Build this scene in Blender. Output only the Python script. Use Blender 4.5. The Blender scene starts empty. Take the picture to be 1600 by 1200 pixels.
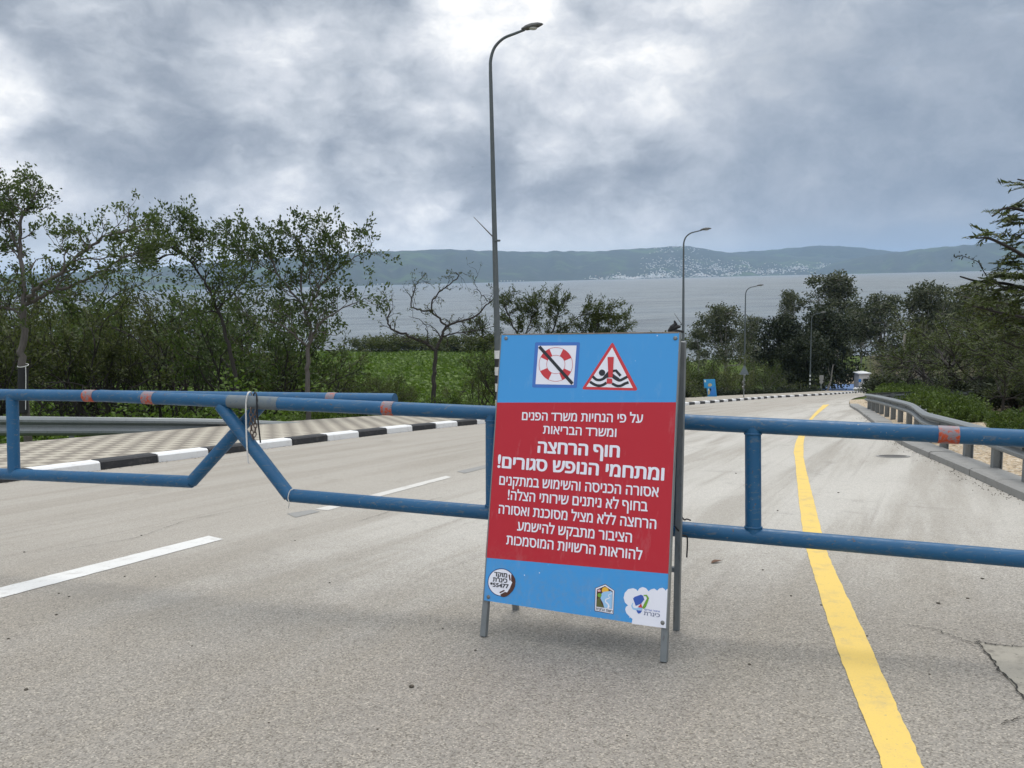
import bpy, bmesh, math, random
import numpy as np
from mathutils import Matrix, Vector

S = bpy.context.scene
COL = S.collection
R = math.radians

# ------------------------------------------------------------------ camera
F = 1250.0                                   # focal length in pixels of a 1600 px wide frame
PITCH = math.atan2(163.5, F); ROLL = 0.023
CAM = np.array([0.0, 0.0, 1.5])
cp, sp, cr, sr = math.cos(PITCH), math.sin(PITCH), math.cos(ROLL), math.sin(ROLL)
FW = np.array([0, cp, -sp]); _up = np.array([0, sp, cp]); _rt = np.array([1.0, 0, 0])
RT = cr*_rt - sr*_up; UP = sr*_rt + cr*_up
cam = bpy.data.cameras.new('camera'); camo = bpy.data.objects.new('camera', cam); COL.objects.link(camo)
cam.sensor_width = 36; cam.lens = 36*F/1600; cam.clip_start = .05; cam.clip_end = 60000
camo.matrix_world = Matrix(((RT[0], UP[0], -FW[0], CAM[0]), (RT[1], UP[1], -FW[1], CAM[1]), (RT[2], UP[2], -FW[2], CAM[2]), (0, 0, 0, 1)))
S.camera = camo

def ray(px, py): return FW + RT*(px-800)/F - UP*(py-600)/F
def PD(px, py, z): return CAM + ray(px, py)*z            # a point at depth z

# ------------------------------------------------------------------ exposure
S.view_settings.view_transform = 'Standard'; S.view_settings.look = 'None'
S.view_settings.exposure = 0.10; S.view_settings.gamma = 1.0
S.cycles.use_denoising = True; S.cycles.denoiser = 'OPENIMAGEDENOISE'; S.cycles.denoising_input_passes = 'RGB_ALBEDO_NORMAL'
S.cycles.max_bounces = 8; S.cycles.transparent_max_bounces = 8; S.cycles.volume_bounces = 1

# ------------------------------------------------------------------ node helpers
class NT:
    def __init__(s, nt): s.t = nt; s.n = nt.nodes; s.l = nt.links
    def new(s, typ, **kw):
        n = s.n.new(typ)
        for k, v in kw.items(): setattr(n, k, v)
        return n
    def put(s, sock, v):
        if isinstance(v, bpy.types.NodeSocket): s.l.new(v, sock)
        elif v is not None:
            if isinstance(v, (tuple, list)) and sock.type == 'RGBA' and len(v) == 3: v = (*v, 1)
            sock.default_value = v
    def math(s, op, a, b=None, c=None, clamp=False):
        n = s.new('ShaderNodeMath', operation=op, use_clamp=clamp)
        s.put(n.inputs[0], a)
        if b is not None: s.put(n.inputs[1], b)
        if c is not None: s.put(n.inputs[2], c)
        return n.outputs[0]
    def vmath(s, op, a, b=None, scale=None):
        n = s.new('ShaderNodeVectorMath', operation=op)
        s.put(n.inputs[0], a)
        if b is not None: s.put(n.inputs[1], b)
        if scale is not None: s.put(n.inputs['Scale'], scale)
        return n.outputs['Value'] if op in ('DOT_PRODUCT', 'LENGTH', 'DISTANCE') else n.outputs['Vector']
    def noise(s, vec, scale, detail=4, rough=.55, dist=0, out='Fac'):
        n = s.new('ShaderNodeTexNoise'); n.inputs['Scale'].default_value = scale; n.inputs['Detail'].default_value = detail
        n.inputs['Roughness'].default_value = rough; n.inputs['Distortion'].default_value = dist
        s.put(n.inputs['Vector'], vec); return n.outputs[0 if out == 'Fac' else 1]
    def voronoi(s, vec, scale, out='Distance', feature='F1', rnd=1):
        n = s.new('ShaderNodeTexVoronoi', feature=feature); n.inputs['Scale'].default_value = scale
        n.inputs['Randomness'].default_value = rnd
        s.put(n.inputs['Vector'], vec); return n.outputs[out]
    def mr(s, v, a, b, c=0, d=1, smooth=True):
        n = s.new('ShaderNodeMapRange', interpolation_type='SMOOTHSTEP' if smooth else 'LINEAR')
        s.put(n.inputs[0], v)
        for i, x in enumerate((a, b, c, d)): n.inputs[i+1].default_value = x
        return n.outputs[0]
    def mix(s, f, a, b, blend='MIX'):
        n = s.new('ShaderNodeMix', data_type='RGBA', blend_type=blend)
        s.put(n.inputs[0], f); s.put(n.inputs[6], a); s.put(n.inputs[7], b); return n.outputs[2]
    def ramp(s, f, stops, interp='LINEAR'):
        n = s.new('ShaderNodeValToRGB'); cr_ = n.color_ramp; cr_.interpolation = interp
        while len(cr_.elements) < len(stops): cr_.elements.new(.5)
        for e, (p, c) in zip(cr_.elements, stops): e.position = p; e.color = (*c, 1) if len(c) == 3 else c
        s.put(n.inputs[0], f); return n.outputs[0]
    def sep(s, v):
        n = s.new('ShaderNodeSeparateXYZ'); s.put(n.inputs[0], v); return n.outputs
    def comb(s, x, y, z):
        n = s.new('ShaderNodeCombineXYZ')
        for i, v in enumerate((x, y, z)): s.put(n.inputs[i], v)
        return n.outputs[0]
    def mapping(s, v, scale=(1, 1, 1), rot=(0, 0, 0), loc=(0, 0, 0)):
        n = s.new('ShaderNodeMapping'); s.put(n.inputs[0], v)
        n.inputs['Scale'].default_value = scale; n.inputs['Rotation'].default_value = rot; n.inputs['Location'].default_value = loc
        return n.outputs[0]
    def bump(s, h, strength=.3, dist=.01):
        n = s.new('ShaderNodeBump'); n.inputs['Strength'].default_value = strength; n.inputs['Distance'].default_value = dist
        s.put(n.inputs['Height'], h); return n.outputs[0]

MATS = {}
def material(name, build=None, color=None, rough=.6, metal=0.0, spec=.5):
    if name in MATS: return MATS[name]
    m = bpy.data.materials.new(name); m.use_nodes = True
    k = NT(m.node_tree); b = k.n['Principled BSDF']
    b.inputs['Roughness'].default_value = rough; b.inputs['Metallic'].default_value = metal
    b.inputs['Specular IOR Level'].default_value = spec
    if color: b.inputs['Base Color'].default_value = (*color, 1)
    if build: build(k, b)
    MATS[name] = m; return m
def objco(k): return k.new('ShaderNodeTexCoord').outputs['Object']
def geopos(k): return k.new('ShaderNodeNewGeometry').outputs['Position']

# ------------------------------------------------------------------ sky and sun
SUN_EL, SUN_AZ = 62.0, 12.0                     # azimuth in degrees to the right of straight ahead
w = bpy.data.worlds.new('World'); S.world = w; w.use_nodes = True
k = NT(w.node_tree); bg = k.n['Background']
sky = k.new('ShaderNodeTexSky'); sky.sky_type = 'NISHITA'; sky.sun_disc = False
sky.sun_elevation = R(SUN_EL); sky.sun_rotation = R(SUN_AZ); sky.air_density = 1.0; sky.dust_density = 1.5
d = k.new('ShaderNodeTexCoord').outputs['Generated']
dn = k.vmath('NORMALIZE', d)
dx, dy, dz = k.sep(dn)
def blob(px, py, r0, r1):
    v = ray(px, py); v = v/np.linalg.norm(v)
    return k.mr(k.vmath('DOT_PRODUCT', dn, tuple(float(x) for x in v)), math.cos(R(r1)), math.cos(R(r0)))
el = k.math('MAXIMUM', dz, 0.0)
den = k.math('ADD', el, .10)
P = k.comb(k.math('DIVIDE', dx, den), k.math('DIVIDE', dy, den), 0.0)
Pw = k.vmath('ADD', P, (3.1, 1.7, 0))
n2 = k.noise(k.mapping(Pw, scale=(.9, 1.0, 1), loc=(7, 3, 2)), 2.6, 8, .6, .5)
warp = k.noise(k.mapping(dn, scale=(5, 5, 9)), 1.0, 4, .6, 0, 'Color')
dw = k.vmath('ADD', dn, k.vmath('SCALE', k.vmath('SUBTRACT', warp, (.5, .5, .5)), scale=.07))
def lumps(scale, seed, detail=3.0, rough=.55):
    n = k.new('ShaderNodeTexVoronoi', feature='F1', normalize=True); n.inputs['Scale'].default_value = 1.0
    n.inputs['Detail'].default_value = detail; n.inputs['Roughness'].default_value = rough
    k.put(n.inputs['Vector'], k.mapping(dw, scale=(scale, scale, scale*1.55), loc=(seed, seed*.7, seed*.3))); return k.math('SUBTRACT', 1.0, n.outputs['Distance'])
n3 = k.noise(k.mapping(dw, scale=(3.6, 3.6, 7.0), loc=(2.3, 0, .4)), 1.0, 10, .57, .0)
n4 = lumps(7.5, 3.0)
n5 = k.noise(k.mapping(dw, scale=(13, 13, 19)), 1.0, 10, .66, .0)
base = k.math('ADD', k.math('MULTIPLY', k.math('SUBTRACT', n3, .5), 1.0), k.math('ADD', k.math('MULTIPLY', k.math('SUBTRACT', n4, .62), .62), k.math('MULTIPLY_ADD', k.math('SUBTRACT', n5, .5), .42, .505)))
def addb(v, b, a): return k.math('MULTIPLY_ADD', b, a, v)
v = base
v = addb(v, blob(770, -20, .3, 7), .24)
v = addb(v, blob(690, 50, .3, 4), .09)
v = addb(v, blob(930, 120, .5, 8), .16)
v = addb(v, blob(1060, 150, .3, 4), .02)
v = addb(v, blob(720, 30, .3, 4), .06)
v = addb(v, blob(-10, 130, 0.3, 3.5), .22)
v = addb(v, blob(330, 10, 1, 11), .06)
v = addb(v, blob(1180, 30, 1, 11), .09)
v = addb(v, blob(200, 160, 1, 7), -.13)
v = addb(v, blob(440, 130, 1, 8), -.05)
v = addb(v, blob(620, 250, .5, 6), -.06)
v = addb(v, blob(820, 262, .5, 5.5), -.12)
v = addb(v, blob(980, 275, .5, 5.5), -.14)
v = addb(v, blob(560, 235, .5, 5), -.05)
v = addb(v, blob(330, 70, .5, 5), -.05)
v = addb(v, blob(1120, 245, .5, 8), -.12)
v = addb(v, blob(760, 345, .3, 3), -.04)
v = addb(v, blob(380, 200, .5, 5), -.02)
v = addb(v, blob(100, 265, .5, 6), .06)
cloud = k.ramp(v, [(.20, (.20, .24, .31)), (.36, (.29, .335, .405)), (.46, (.375, .42, .49)), (.55, (.50, .545, .61)), (.64, (.64, .675, .735)), (.72, (.80, .825, .86)), (.80, (1.0, 1.0, 1.0))])
rightmask = k.math('MULTIPLY', blob(1560, 240, 8, 26), k.mr(k.math('MULTIPLY_ADD', k.math('SUBTRACT', n3, .5), .35, dx), .10, .36))
rain = k.ramp(k.math('ADD', k.math('MULTIPLY', n5, .7), k.math('MULTIPLY', dz, .55)), [(.30, (.235, .295, .385)), (.50, (.295, .355, .445)), (.74, (.42, .475, .55))])
cloud = k.mix(k.math('MULTIPLY', rightmask, .80), cloud, rain)
hz = k.mr(k.math('MULTIPLY_ADD', k.math('SUBTRACT', n3, .5), .20, dz), .035, .085, 1, 0)
hcol = k.mix(k.mr(dx, .06, .42), k.mix(n5, (.56, .63, .69), (.86, .89, .92)), (.31, .385, .49))
cloud = k.mix(k.math('MULTIPLY', hz, .80), cloud, hcol)
# thick overcast overhead, brightened to add ambient light; never in the frame
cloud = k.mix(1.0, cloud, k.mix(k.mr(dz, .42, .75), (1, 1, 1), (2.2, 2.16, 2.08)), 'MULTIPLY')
cloud = k.mix(1.0, cloud, k.mix(k.mr(dy, -.05, -.6), (1, 1, 1), (1.5, 1.5, 1.5)), 'MULTIPLY')      # unseen sky behind the camera, brightened to light the board's face
thin = k.mr(n2, .62, .8, 0, .25)                 # thinner places let the blue sky through
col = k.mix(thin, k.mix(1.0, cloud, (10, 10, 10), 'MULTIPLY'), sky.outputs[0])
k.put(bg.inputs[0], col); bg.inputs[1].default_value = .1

sl = bpy.data.lights.new('sun', 'SUN'); sl.energy = 1.6; sl.angle = R(28); sl.color = (1, .96, .90)
so = bpy.data.objects.new('sun', sl); COL.objects.link(so)
_sd = Vector((math.sin(R(SUN_AZ))*math.cos(R(SUN_EL)), math.cos(R(SUN_AZ))*math.cos(R(SUN_EL)), math.sin(R(SUN_EL))))
so.rotation_euler = _sd.to_track_quat('Z', 'Y').to_euler(); so.location = (0, 0, 60)

# ------------------------------------------------------------------ terrain functions
def ss(a, b, x):
    t = np.clip((np.asarray(x, float)-a)/(b-a), 0, 1); return t*t*(3-2*t)
_ys = np.arange(-140, 420, .25)
_sl = -.112 - .030*ss(12, 28, _ys) + .135*ss(110, 130, _ys) - .012*ss(150, 160, _ys)
_zz = np.cumsum(_sl)*.25; _zz -= np.interp(0, _ys, _zz)
def road(y): return np.interp(y, _ys, _zz)
LAKE = -21.5
def G(px, py, lift=0.0):                         # where a line of sight meets the road surface
    r = ray(px, py); t = np.linspace(1.5, 330, 30000); Pn = CAM + t[:, None]*r
    i = int(np.argmax(Pn[:, 2] < road(Pn[:, 1]) + lift)); return Pn[i]
def catmull(pts, n=8):
    pts = np.asarray(pts, float); p = np.vstack([2*pts[0]-pts[1], pts, 2*pts[-1]-pts[-2]]); out = []
    for i in range(1, len(p)-2):
        for t in np.arange(n)/n:
            out.append(.5*((2*p[i]) + (p[i+1]-p[i-1])*t + (2*p[i-1]-5*p[i]+4*p[i+1]-p[i+2])*t*t + (3*p[i]-p[i-1]-3*p[i+1]+p[i+2])*t**3))
    out.append(p[-2]); return np.array(out)
# left kerb and right kerb, plan lines (x, y)
_kp = np.array([G(*p)[:2] for p in ((160, 735), (262, 720), (414, 702), (529, 687.5), (616, 676), (742, 663), (1080, 633), (1112, 630), (1155, 626), (1196, 622.8), (1220, 621.3))])
_cf = np.polyfit(_kp[:, 1], _kp[:, 0], 3); _kl = [np.array([np.polyval(_cf, y), y]) for y in (12.6, 16, 20, 25, 31, 38, 46, 55, _kp[-1][1])]
_k0 = _kl[0]; _kd = (_kl[2]-_kl[0])/np.linalg.norm(_kl[2]-_kl[0])
KL = np.vstack([[_k0-_kd*60, _k0-_kd*30, _k0-_kd*8], _kl])
_e = KL[-1]; KL = np.vstack([KL, [_e+np.array([9, 12]), _e+np.array([24, 37]), _e+np.array([34, 58])]])
KL = catmull(KL, 10)
_kr = [G(*p)[:2] for p in ((1600, 783), (1500, 737), (1397, 689), (1360, 659), (1340, 643), (1327, 633))]
_d0 = (_kr[0]-_kr[1])/np.linalg.norm(_kr[0]-_kr[1])
KR = np.vstack([[_kr[0]+_d0*60+np.array([-12, 0]), _kr[0]+_d0*25+np.array([-3, 0]), _kr[0]+_d0*7], _kr])
_e = KR[-1]; KR = np.vstack([KR, [_e+np.array([7.5, 17]), _e+np.array([19, 40]), _e+np.array([36, 82])]])
KR = catmull(KR, 10)
def lineX(L, y): return np.interp(y, L[:, 1], L[:, 0])
SIDEW = 4.4
_fy = np.array([-140, 0, 20, 40, 60, 100, 150, 220, 270, 300, 420]); _fz = np.array([12, -.5, -3.4, -5.4, -7.2, -10.8, -14.9, -19.0, -21.0, -22.6, -24])
_ry = np.array([-140, 130, 165, 190, 210, 235, 420])
def terrain(x, y):
    x = np.asarray(x, float); y = np.asarray(y, float)
    rz = road(y)
    rright = np.where(y > 160, np.interp(y, [160, 190, 212, 240, 420], [road(160), -19.0, -21.0, -23, -24]), rz)
    e = lineX(KL, y) - x - 5.2
    wl = ss(0, 6+np.clip(y, 0, 120)*.22, e)
    z = rright*(1-wl) + np.interp(y, _fy, _fz)*wl
    bumps = (np.sin(x*.31+y*.17)+np.sin(x*.13-y*.29+2))*.12
    off = np.where(e > -5.6, -.35*ss(-.2, 1.2, e), 0)
    inside = (x > lineX(KL, y)-5.6) & (x < lineX(KR, y)+5)
    bumps = bumps*(1-ss(95, 112, y)*ss(15, 30, x))
    return z - .06 + off + np.where(inside, 0, bumps*ss(0, 5, np.maximum(e, x-lineX(KR, y)-5)))

# ------------------------------------------------------------------ mesh helpers
def link(o, parent=None):
    COL.objects.link(o)
    if parent is not None: o.parent = parent
    return o
def tag(o, label=None, cat=None, group=None, kind=None):
    if label: o['label'] = label
    if cat: o['category'] = cat
    if group: o['group'] = group
    if kind: o['kind'] = kind
    return o
def empty(name, loc=(0, 0, 0), label=None, cat=None, group=None, rz=0):
    o = bpy.data.objects.new(name, None); o.location = tuple(float(v) for v in loc); o.rotation_euler = (0, 0, rz)
    o.empty_display_size = .2; link(o); return tag(o, label, cat, group)
class MB:                                         # collects shapes for ONE mesh object
    def __init__(s): s.v = []; s.f = []; s.m = []; s.mi = 0
    def add(s, vs, fs, mi=None):
        o = len(s.v); s.v += [tuple(float(c) for c in q) for q in vs]; s.f += [tuple(i+o for i in f) for f in fs]; s.m += [s.mi if mi is None else mi]*len(fs)
    def box(s, c, size, ax=None, mi=None):
        c = np.asarray(c, float); h = np.asarray(size, float)/2
        A = np.eye(3) if ax is None else np.asarray(ax, float)
        vs = [c + A[0]*h[0]*i + A[1]*h[1]*j + A[2]*h[2]*l for i in (-1, 1) for j in (-1, 1) for l in (-1, 1)]
        s.add(vs, [(0, 1, 3, 2), (4, 6, 7, 5), (0, 4, 5, 1), (2, 3, 7, 6), (0, 2, 6, 4), (1, 5, 7, 3)], mi)
    def tube(s, pts, rad, n=8, mi=None, cap=True):
        pts = np.asarray(pts, float); m = len(pts); rad = np.broadcast_to(np.asarray(rad, float), (m,))
        t = np.gradient(pts, axis=0); t /= np.linalg.norm(t, axis=1)[:, None]+1e-12
        a = np.array([0, 0, 1.]) if abs(t[0][2]) < .9 else np.array([1., 0, 0])
        u = np.cross(t[0], a); u /= np.linalg.norm(u); vs = []
        ang = np.arange(n)*2*math.pi/n
        for i in range(m):
            u = u - t[i]*(u@t[i]); u /= np.linalg.norm(u)+1e-12; b = np.cross(t[i], u)
            vs += list(pts[i] + rad[i]*(np.cos(ang)[:, None]*u + np.sin(ang)[:, None]*b))
        fs = [(i*n+j, i*n+(j+1) % n, (i+1)*n+(j+1) % n, (i+1)*n+j) for i in range(m-1) for j in range(n)]
        if cap: fs += [tuple(range(n-1, -1, -1)), tuple((m-1)*n+j for j in range(n))]
        s.add(vs, fs, mi)
    def lathe(s, c, prof, n=16, ax=None, mi=None):   # profile of (r, z) about an axis
        A = np.eye(3) if ax is None else np.asarray(ax, float); c = np.asarray(c, float); vs = []
        for r, z in prof:
            for j in range(n):
                a = 2*math.pi*j/n; vs.append(c + A[0]*r*math.cos(a) + A[1]*r*math.sin(a) + A[2]*z)
        m = len(prof)
        fs = [(i*n+j, i*n+(j+1) % n, (i+1)*n+(j+1) % n, (i+1)*n+j) for i in range(m-1) for j in range(n)]
        fs += [tuple(range(n-1, -1, -1)), tuple((m-1)*n+j for j in range(n))]
        s.add(vs, fs, mi)
    def build(s, name, mats, parent=None, smooth=False, bevel=0, loc=None):
        me = bpy.data.meshes.new(name); me.from_pydata(s.v, [], s.f)
        for m in (mats if isinstance(mats, (list, tuple)) else [mats]): me.materials.append(m)
        me.polygons.foreach_set('material_index', s.m)
        if smooth: me.polygons.foreach_set('use_smooth', [True]*len(s.f))
        me.update(); o = bpy.data.objects.new(name, me)
        if loc is not None: o.location = tuple(float(v) for v in loc)
        link(o, parent)
        if bevel:
            b = o.modifiers.new('bevel', 'BEVEL'); b.width = bevel; b.segments = 2; b.limit_method = 'ANGLE'
        if smooth and hasattr(me, 'set_sharp_from_angle'): me.set_sharp_from_angle(angle=R(40))
        return o
def np_mesh(name, verts, quads, mat, parent=None, smooth=False, loc=None):
    verts = np.asarray(verts, np.float32); quads = np.asarray(quads, np.int32)
    me = bpy.data.meshes.new(name); me.vertices.add(len(verts)); me.vertices.foreach_set('co', verts.ravel())
    me.loops.add(quads.size); me.loops.foreach_set('vertex_index', quads.ravel())
    me.polygons.add(len(quads)); me.polygons.foreach_set('loop_start', np.arange(0, quads.size, 4, dtype=np.int32))
    if smooth: me.polygons.foreach_set('use_smooth', np.ones(len(quads), bool))
    me.update(calc_edges=True); me.materials.append(mat)
    o = bpy.data.objects.new(name, me)
    if loc is not None: o.location = tuple(float(v) for v in loc)
    return link(o, parent)
def grid_faces(nr, nc):
    i, j = np.meshgrid(np.arange(nr-1), np.arange(nc-1), indexing='ij'); a = (i*nc+j).ravel()
    return np.stack([a, a+1, a+nc+1, a+nc], 1)
def unit(v): v = np.asarray(v, float); return v/(np.linalg.norm(v)+1e-12)
def strip(name, left, right, zf, mat, rows=None, thick=0, kind='structure', nc=2):
    # a sheet between two plan lines of equal length, following height zf(x, y)
    left = np.asarray(left); right = np.asarray(right); n = len(left)
    t = np.linspace(0, 1, nc)[None, :, None]
    p = left[:, None, :]*(1-t) + right[:, None, :]*t
    z = zf(p[..., 0], p[..., 1]); v = np.concatenate([p, z[..., None]], 2).reshape(-1, 3)
    q = grid_faces(n, nc)
    a, b, c = v[q[0][0]], v[q[0][1]], v[q[0][2]]
    if np.cross(b-a, c-a)[2] < 0: q = q[:, ::-1]
    o = np_mesh(name, v, q, mat); o['kind'] = kind; return o
def copy_thing(root, loc, rz=0, scale=1, label=None, group=None):
    r = root.copy(); COL.objects.link(r); r.location = tuple(float(v) for v in loc); r.rotation_euler = (0, 0, rz)
    r.scale = (scale,)*3 if not isinstance(scale, (tuple, list)) else scale
    if label: r['label'] = label
    if group: r['group'] = group
    for ch in root.children:
        c = ch.copy(); COL.objects.link(c); c.parent = r
        for g in ch.children:
            e = g.copy(); COL.objects.link(e); e.parent = c
    return r


# ================================================================== SETTING
def m_road(k, b):
    p = geopos(k); x, y, z = k.sep(p)
    q = k.mapping(p, rot=(0, 0, R(28)))                      # turned so +Y runs down the road
    big = k.noise(p, .35, 5, .6); mid = k.noise(p, 1.6, 6, .62, .6); fine = k.noise(p, 9, 5, .6)
    streak = k.noise(k.mapping(q, scale=(1.5, .07, 1)), 1.0, 5, .6, .3)
    streak2 = k.noise(k.mapping(q, scale=(5, .12, 1)), 1.0, 3, .6, .2)
    paler_far = k.mr(k.math('ADD', y, k.math('MULTIPLY', k.math('SUBTRACT', mid, .5), 3.2)), 3.4, 7.8)  # paler further on: worn surface, plus grazing light put into the colour
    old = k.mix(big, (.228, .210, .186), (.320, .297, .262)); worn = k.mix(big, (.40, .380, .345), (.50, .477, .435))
    c = k.mix(paler_far, old, worn)
    c = k.mix(k.math('MULTIPLY', k.mr(streak, .45, .66), .55), c, (.27, .245, .208))     # brownish wheel tracks
    c = k.mix(k.math('MULTIPLY', k.mr(streak2, .56, .74), .40), c, (.235, .215, .19))
    c = k.mix(k.math('MULTIPLY', k.mr(mid, .55, .78), .45), c, (.20, .185, .165))
    c = k.mix(k.math('MULTIPLY', k.mr(fine, .62, .75), .25), c, (.13, .12, .105))
    left = k.mr(k.sep(q)[0], -3.5, -6.5)                      # far lane is browner
    c = k.mix(k.math('MULTIPLY', left, .55), c, (.285, .255, .215))
    # aggregate
    vc = k.new('ShaderNodeTexVoronoi'); vc.inputs['Scale'].default_value = 135; k.put(vc.inputs['Vector'], p)
    rr = k.sep(vc.outputs['Color'])[0]
    spk = k.ramp(rr, [(0, (.45, .43, .40)), (.18, (.74, .72, .69)), (.45, (1, 1, 1)), (.78, (1.12, 1.1, 1.06)), (.9, (1.4, 1.37, 1.31)), (1, (1.7, 1.66, 1.58))])
    amt = k.math('MULTIPLY_ADD', paler_far, -.45, .85)
    c = k.mix(amt, c, k.mix(1.0, c, spk, 'MULTIPLY'))
    g = k.noise(p, 260, 3, .6)
    c = k.mix(k.math('MULTIPLY', k.mr(g, .5, .8), .35), c, (.09, .085, .075))
    # old tar and tyre scuffs
    sc = k.noise(k.mapping(q, scale=(2.2, .5, 1), loc=(3, 8, 0)), 1.5, 7, .7, .8)
    c = k.mix(k.math('MULTIPLY', k.mr(sc, .66, .76), .42), c, (.12, .115, .105))
    k.put(b.inputs['Base Color'], c)
    b.inputs['Roughness'].default_value = .92; b.inputs['Specular IOR Level'].default_value = .2
    h = k.math('ADD', k.math('MULTIPLY', vc.outputs['Distance'], -.5), k.math('MULTIPLY', g, .8))
    k.put(b.inputs['Normal'], k.bump(h, .55, .006))
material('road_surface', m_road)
def m_ground(k, b):
    p = geopos(k); x, y, z = k.sep(p)
    n = k.noise(p, .12, 6, .6); f = k.noise(p, 2.5, 6, .65)
    green = k.mix(f, (.030, .050, .010), (.085, .125, .020)); dry = k.mix(f, (.10, .075, .04), (.22, .17, .10))
    c = k.mix(k.mr(n, .50, .70, 0, .35), green, dry)
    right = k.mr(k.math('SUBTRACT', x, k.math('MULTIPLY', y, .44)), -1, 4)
    soil = k.mix(f, (.035, .032, .018), (.115, .095, .06))  # dark litter, with understorey shade painted into the soil colour
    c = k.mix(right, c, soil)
    k.put(b.inputs['Base Color'], c); b.inputs['Roughness'].default_value = .95; b.inputs['Specular IOR Level'].default_value = .1
    k.put(b.inputs['Normal'], k.bump(f, .8, .1))
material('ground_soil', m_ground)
def m_verge(k, b):
    p = geopos(k); f = k.noise(p, 5, 6, .7); s = k.voronoi(p, 26, 'Color'); v = k.sep(s)[0]
    c = k.mix(f, (.42, .31, .19), (.60, .48, .33)); c = k.mix(k.mr(v, .75, .9), c, (.62, .56, .46)); c = k.mix(k.mr(v, .22, .1, 0, .8), c, (.17, .125, .08))
    k.put(b.inputs['Base Color'], c); b.inputs['Roughness'].default_value = .95
    k.put(b.inputs['Normal'], k.bump(k.math('ADD', f, k.voronoi(p, 26)), .9, .04))
material('gravel_verge', m_verge)
def m_pavers(k, b):
    p = geopos(k); q = k.mapping(p, rot=(0, 0, R(28 - 0)))
    x, y, z = k.sep(q)
    n = k.noise(p, 3, 5, .6); f = k.noise(p, 60, 3, .6)
    cx = k.math('FLOOR', k.math('MULTIPLY', x, 3.3)); cy = k.math('FLOOR', k.math('MULTIPLY', y, 3.3))
    ch = k.math('MODULO', k.math('ABSOLUTE', k.math('ADD', cx, cy)), 2.0)
    light = k.mix(n, (.38, .34, .27), (.49, .445, .36)); dark = k.mix(n, (.175, .152, .122), (.25, .217, .175))
    c = k.mix(ch, light, dark); c = k.mix(k.math('MULTIPLY', f, .35), c, (.2, .18, .15))
    def joint(v, s): fr = k.math('FRACT', k.math('MULTIPLY', v, s)); return k.mr(k.math('ABSOLUTE', k.math('SUBTRACT', fr, .5)), .46, .5)
    j = k.math('MAXIMUM', joint(x, 3.3), joint(y, 3.3)); c = k.mix(k.math('MULTIPLY', j, .6), c, (.12, .105, .085))
    k.put(b.inputs['Base Color'], c); b.inputs['Roughness'].default_value = .9
    k.put(b.inputs['Normal'], k.bump(k.math('SUBTRACT', f, j), .4, .004))
material('pavers', m_pavers)
def m_paint(col, dirt, amount=.45, sc=6):
    def f(k, b):
        p = geopos(k); n = k.noise(p, sc, 7, .7); g = k.noise(p, 120, 3, .6)
        c = k.mix(k.math('MULTIPLY', k.mr(n, .48, .75), amount), col, dirt); c = k.mix(k.math('MULTIPLY', k.mr(g, .5, .75), .28), c, dirt)
        c = k.mix(k.math('MULTIPLY', k.mr(k.noise(p, 30, 5, .7), .63, .68), amount*1.2), c, dirt)
        k.put(b.inputs['Base Color'], c); b.inputs['Roughness'].default_value = .75
        k.put(b.inputs['Normal'], k.bump(g, .4, .004))
    return f
material('white_road_paint', m_paint((.66, .65, .62), (.36, .33, .29), .6))
material('faded_road_paint', m_paint((.55, .53, .49), (.38, .35, .31), .8))
material('yellow_road_paint', m_paint((.68, .475, .115), (.38, .30, .17), .60))
material('kerb_white', m_paint((.72, .72, .71), (.38, .35, .31), .35)); material('kerb_black', m_paint((.020, .021, .024), (.12, .11, .10), .45))
material('kerb_concrete', m_paint((.25, .245, .23), (.15, .14, .125), .6)); material('dark_gap', color=(.03, .027, .022), rough=.95)
material('patch_concrete', m_paint((.30, .275, .225), (.12, .105, .085), .85, 11)); material('blue_court', m_paint((.14, .25, .50), (.24, .30, .42), .5, .8))
material('beach_track', m_paint((.34, .28, .20), (.20, .165, .12), .6, .5))

# ---- ground, one sheet down to the lake bed
gx = np.concatenate([np.linspace(-1500, -120, 24)[:-1], np.linspace(-120, -40, 28)[:-1], np.linspace(-40, 75, 150)[:-1], np.linspace(75, 140, 22)[:-1], np.linspace(140, 1500, 24)])
gy = np.concatenate([np.linspace(-140, 0, 40)[:-1], np.linspace(0, 140, 200)[:-1], np.linspace(140, 330, 70)])
X, Y = np.meshgrid(gx, gy); V = np.stack([X, Y, terrain(X, Y)], -1).reshape(-1, 3)
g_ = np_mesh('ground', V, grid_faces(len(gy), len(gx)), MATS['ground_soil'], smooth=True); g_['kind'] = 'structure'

# ---- road, kerbs, pavement
ys = np.concatenate([np.arange(-45, 30, .5), np.arange(30, 124, 1.5)])
def line_at(L, yy, off=0.0):
    t = np.gradient(L, axis=0); t /= np.linalg.norm(t, axis=1)[:, None]; Lo = L + off*np.stack([t[:, 1], -t[:, 0]], 1)
    return np.stack([np.interp(yy, Lo[:, 1], Lo[:, 0]), yy], 1)          # off > 0 lies to the right
zroad = lambda lift: (lambda x, y: road(y) + lift)
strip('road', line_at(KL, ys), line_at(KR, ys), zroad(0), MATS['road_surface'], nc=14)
def resample(L, step, y0, y1):
    L = L[(L[:, 1] >= y0) & (L[:, 1] <= y1)]; s = np.concatenate([[0], np.cumsum(np.linalg.norm(np.diff(L, axis=0), axis=1))])
    t = np.arange(0, s[-1], step); return np.stack([np.interp(t, s, L[:, 0]), np.interp(t, s, L[:, 1])], 1)
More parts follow.
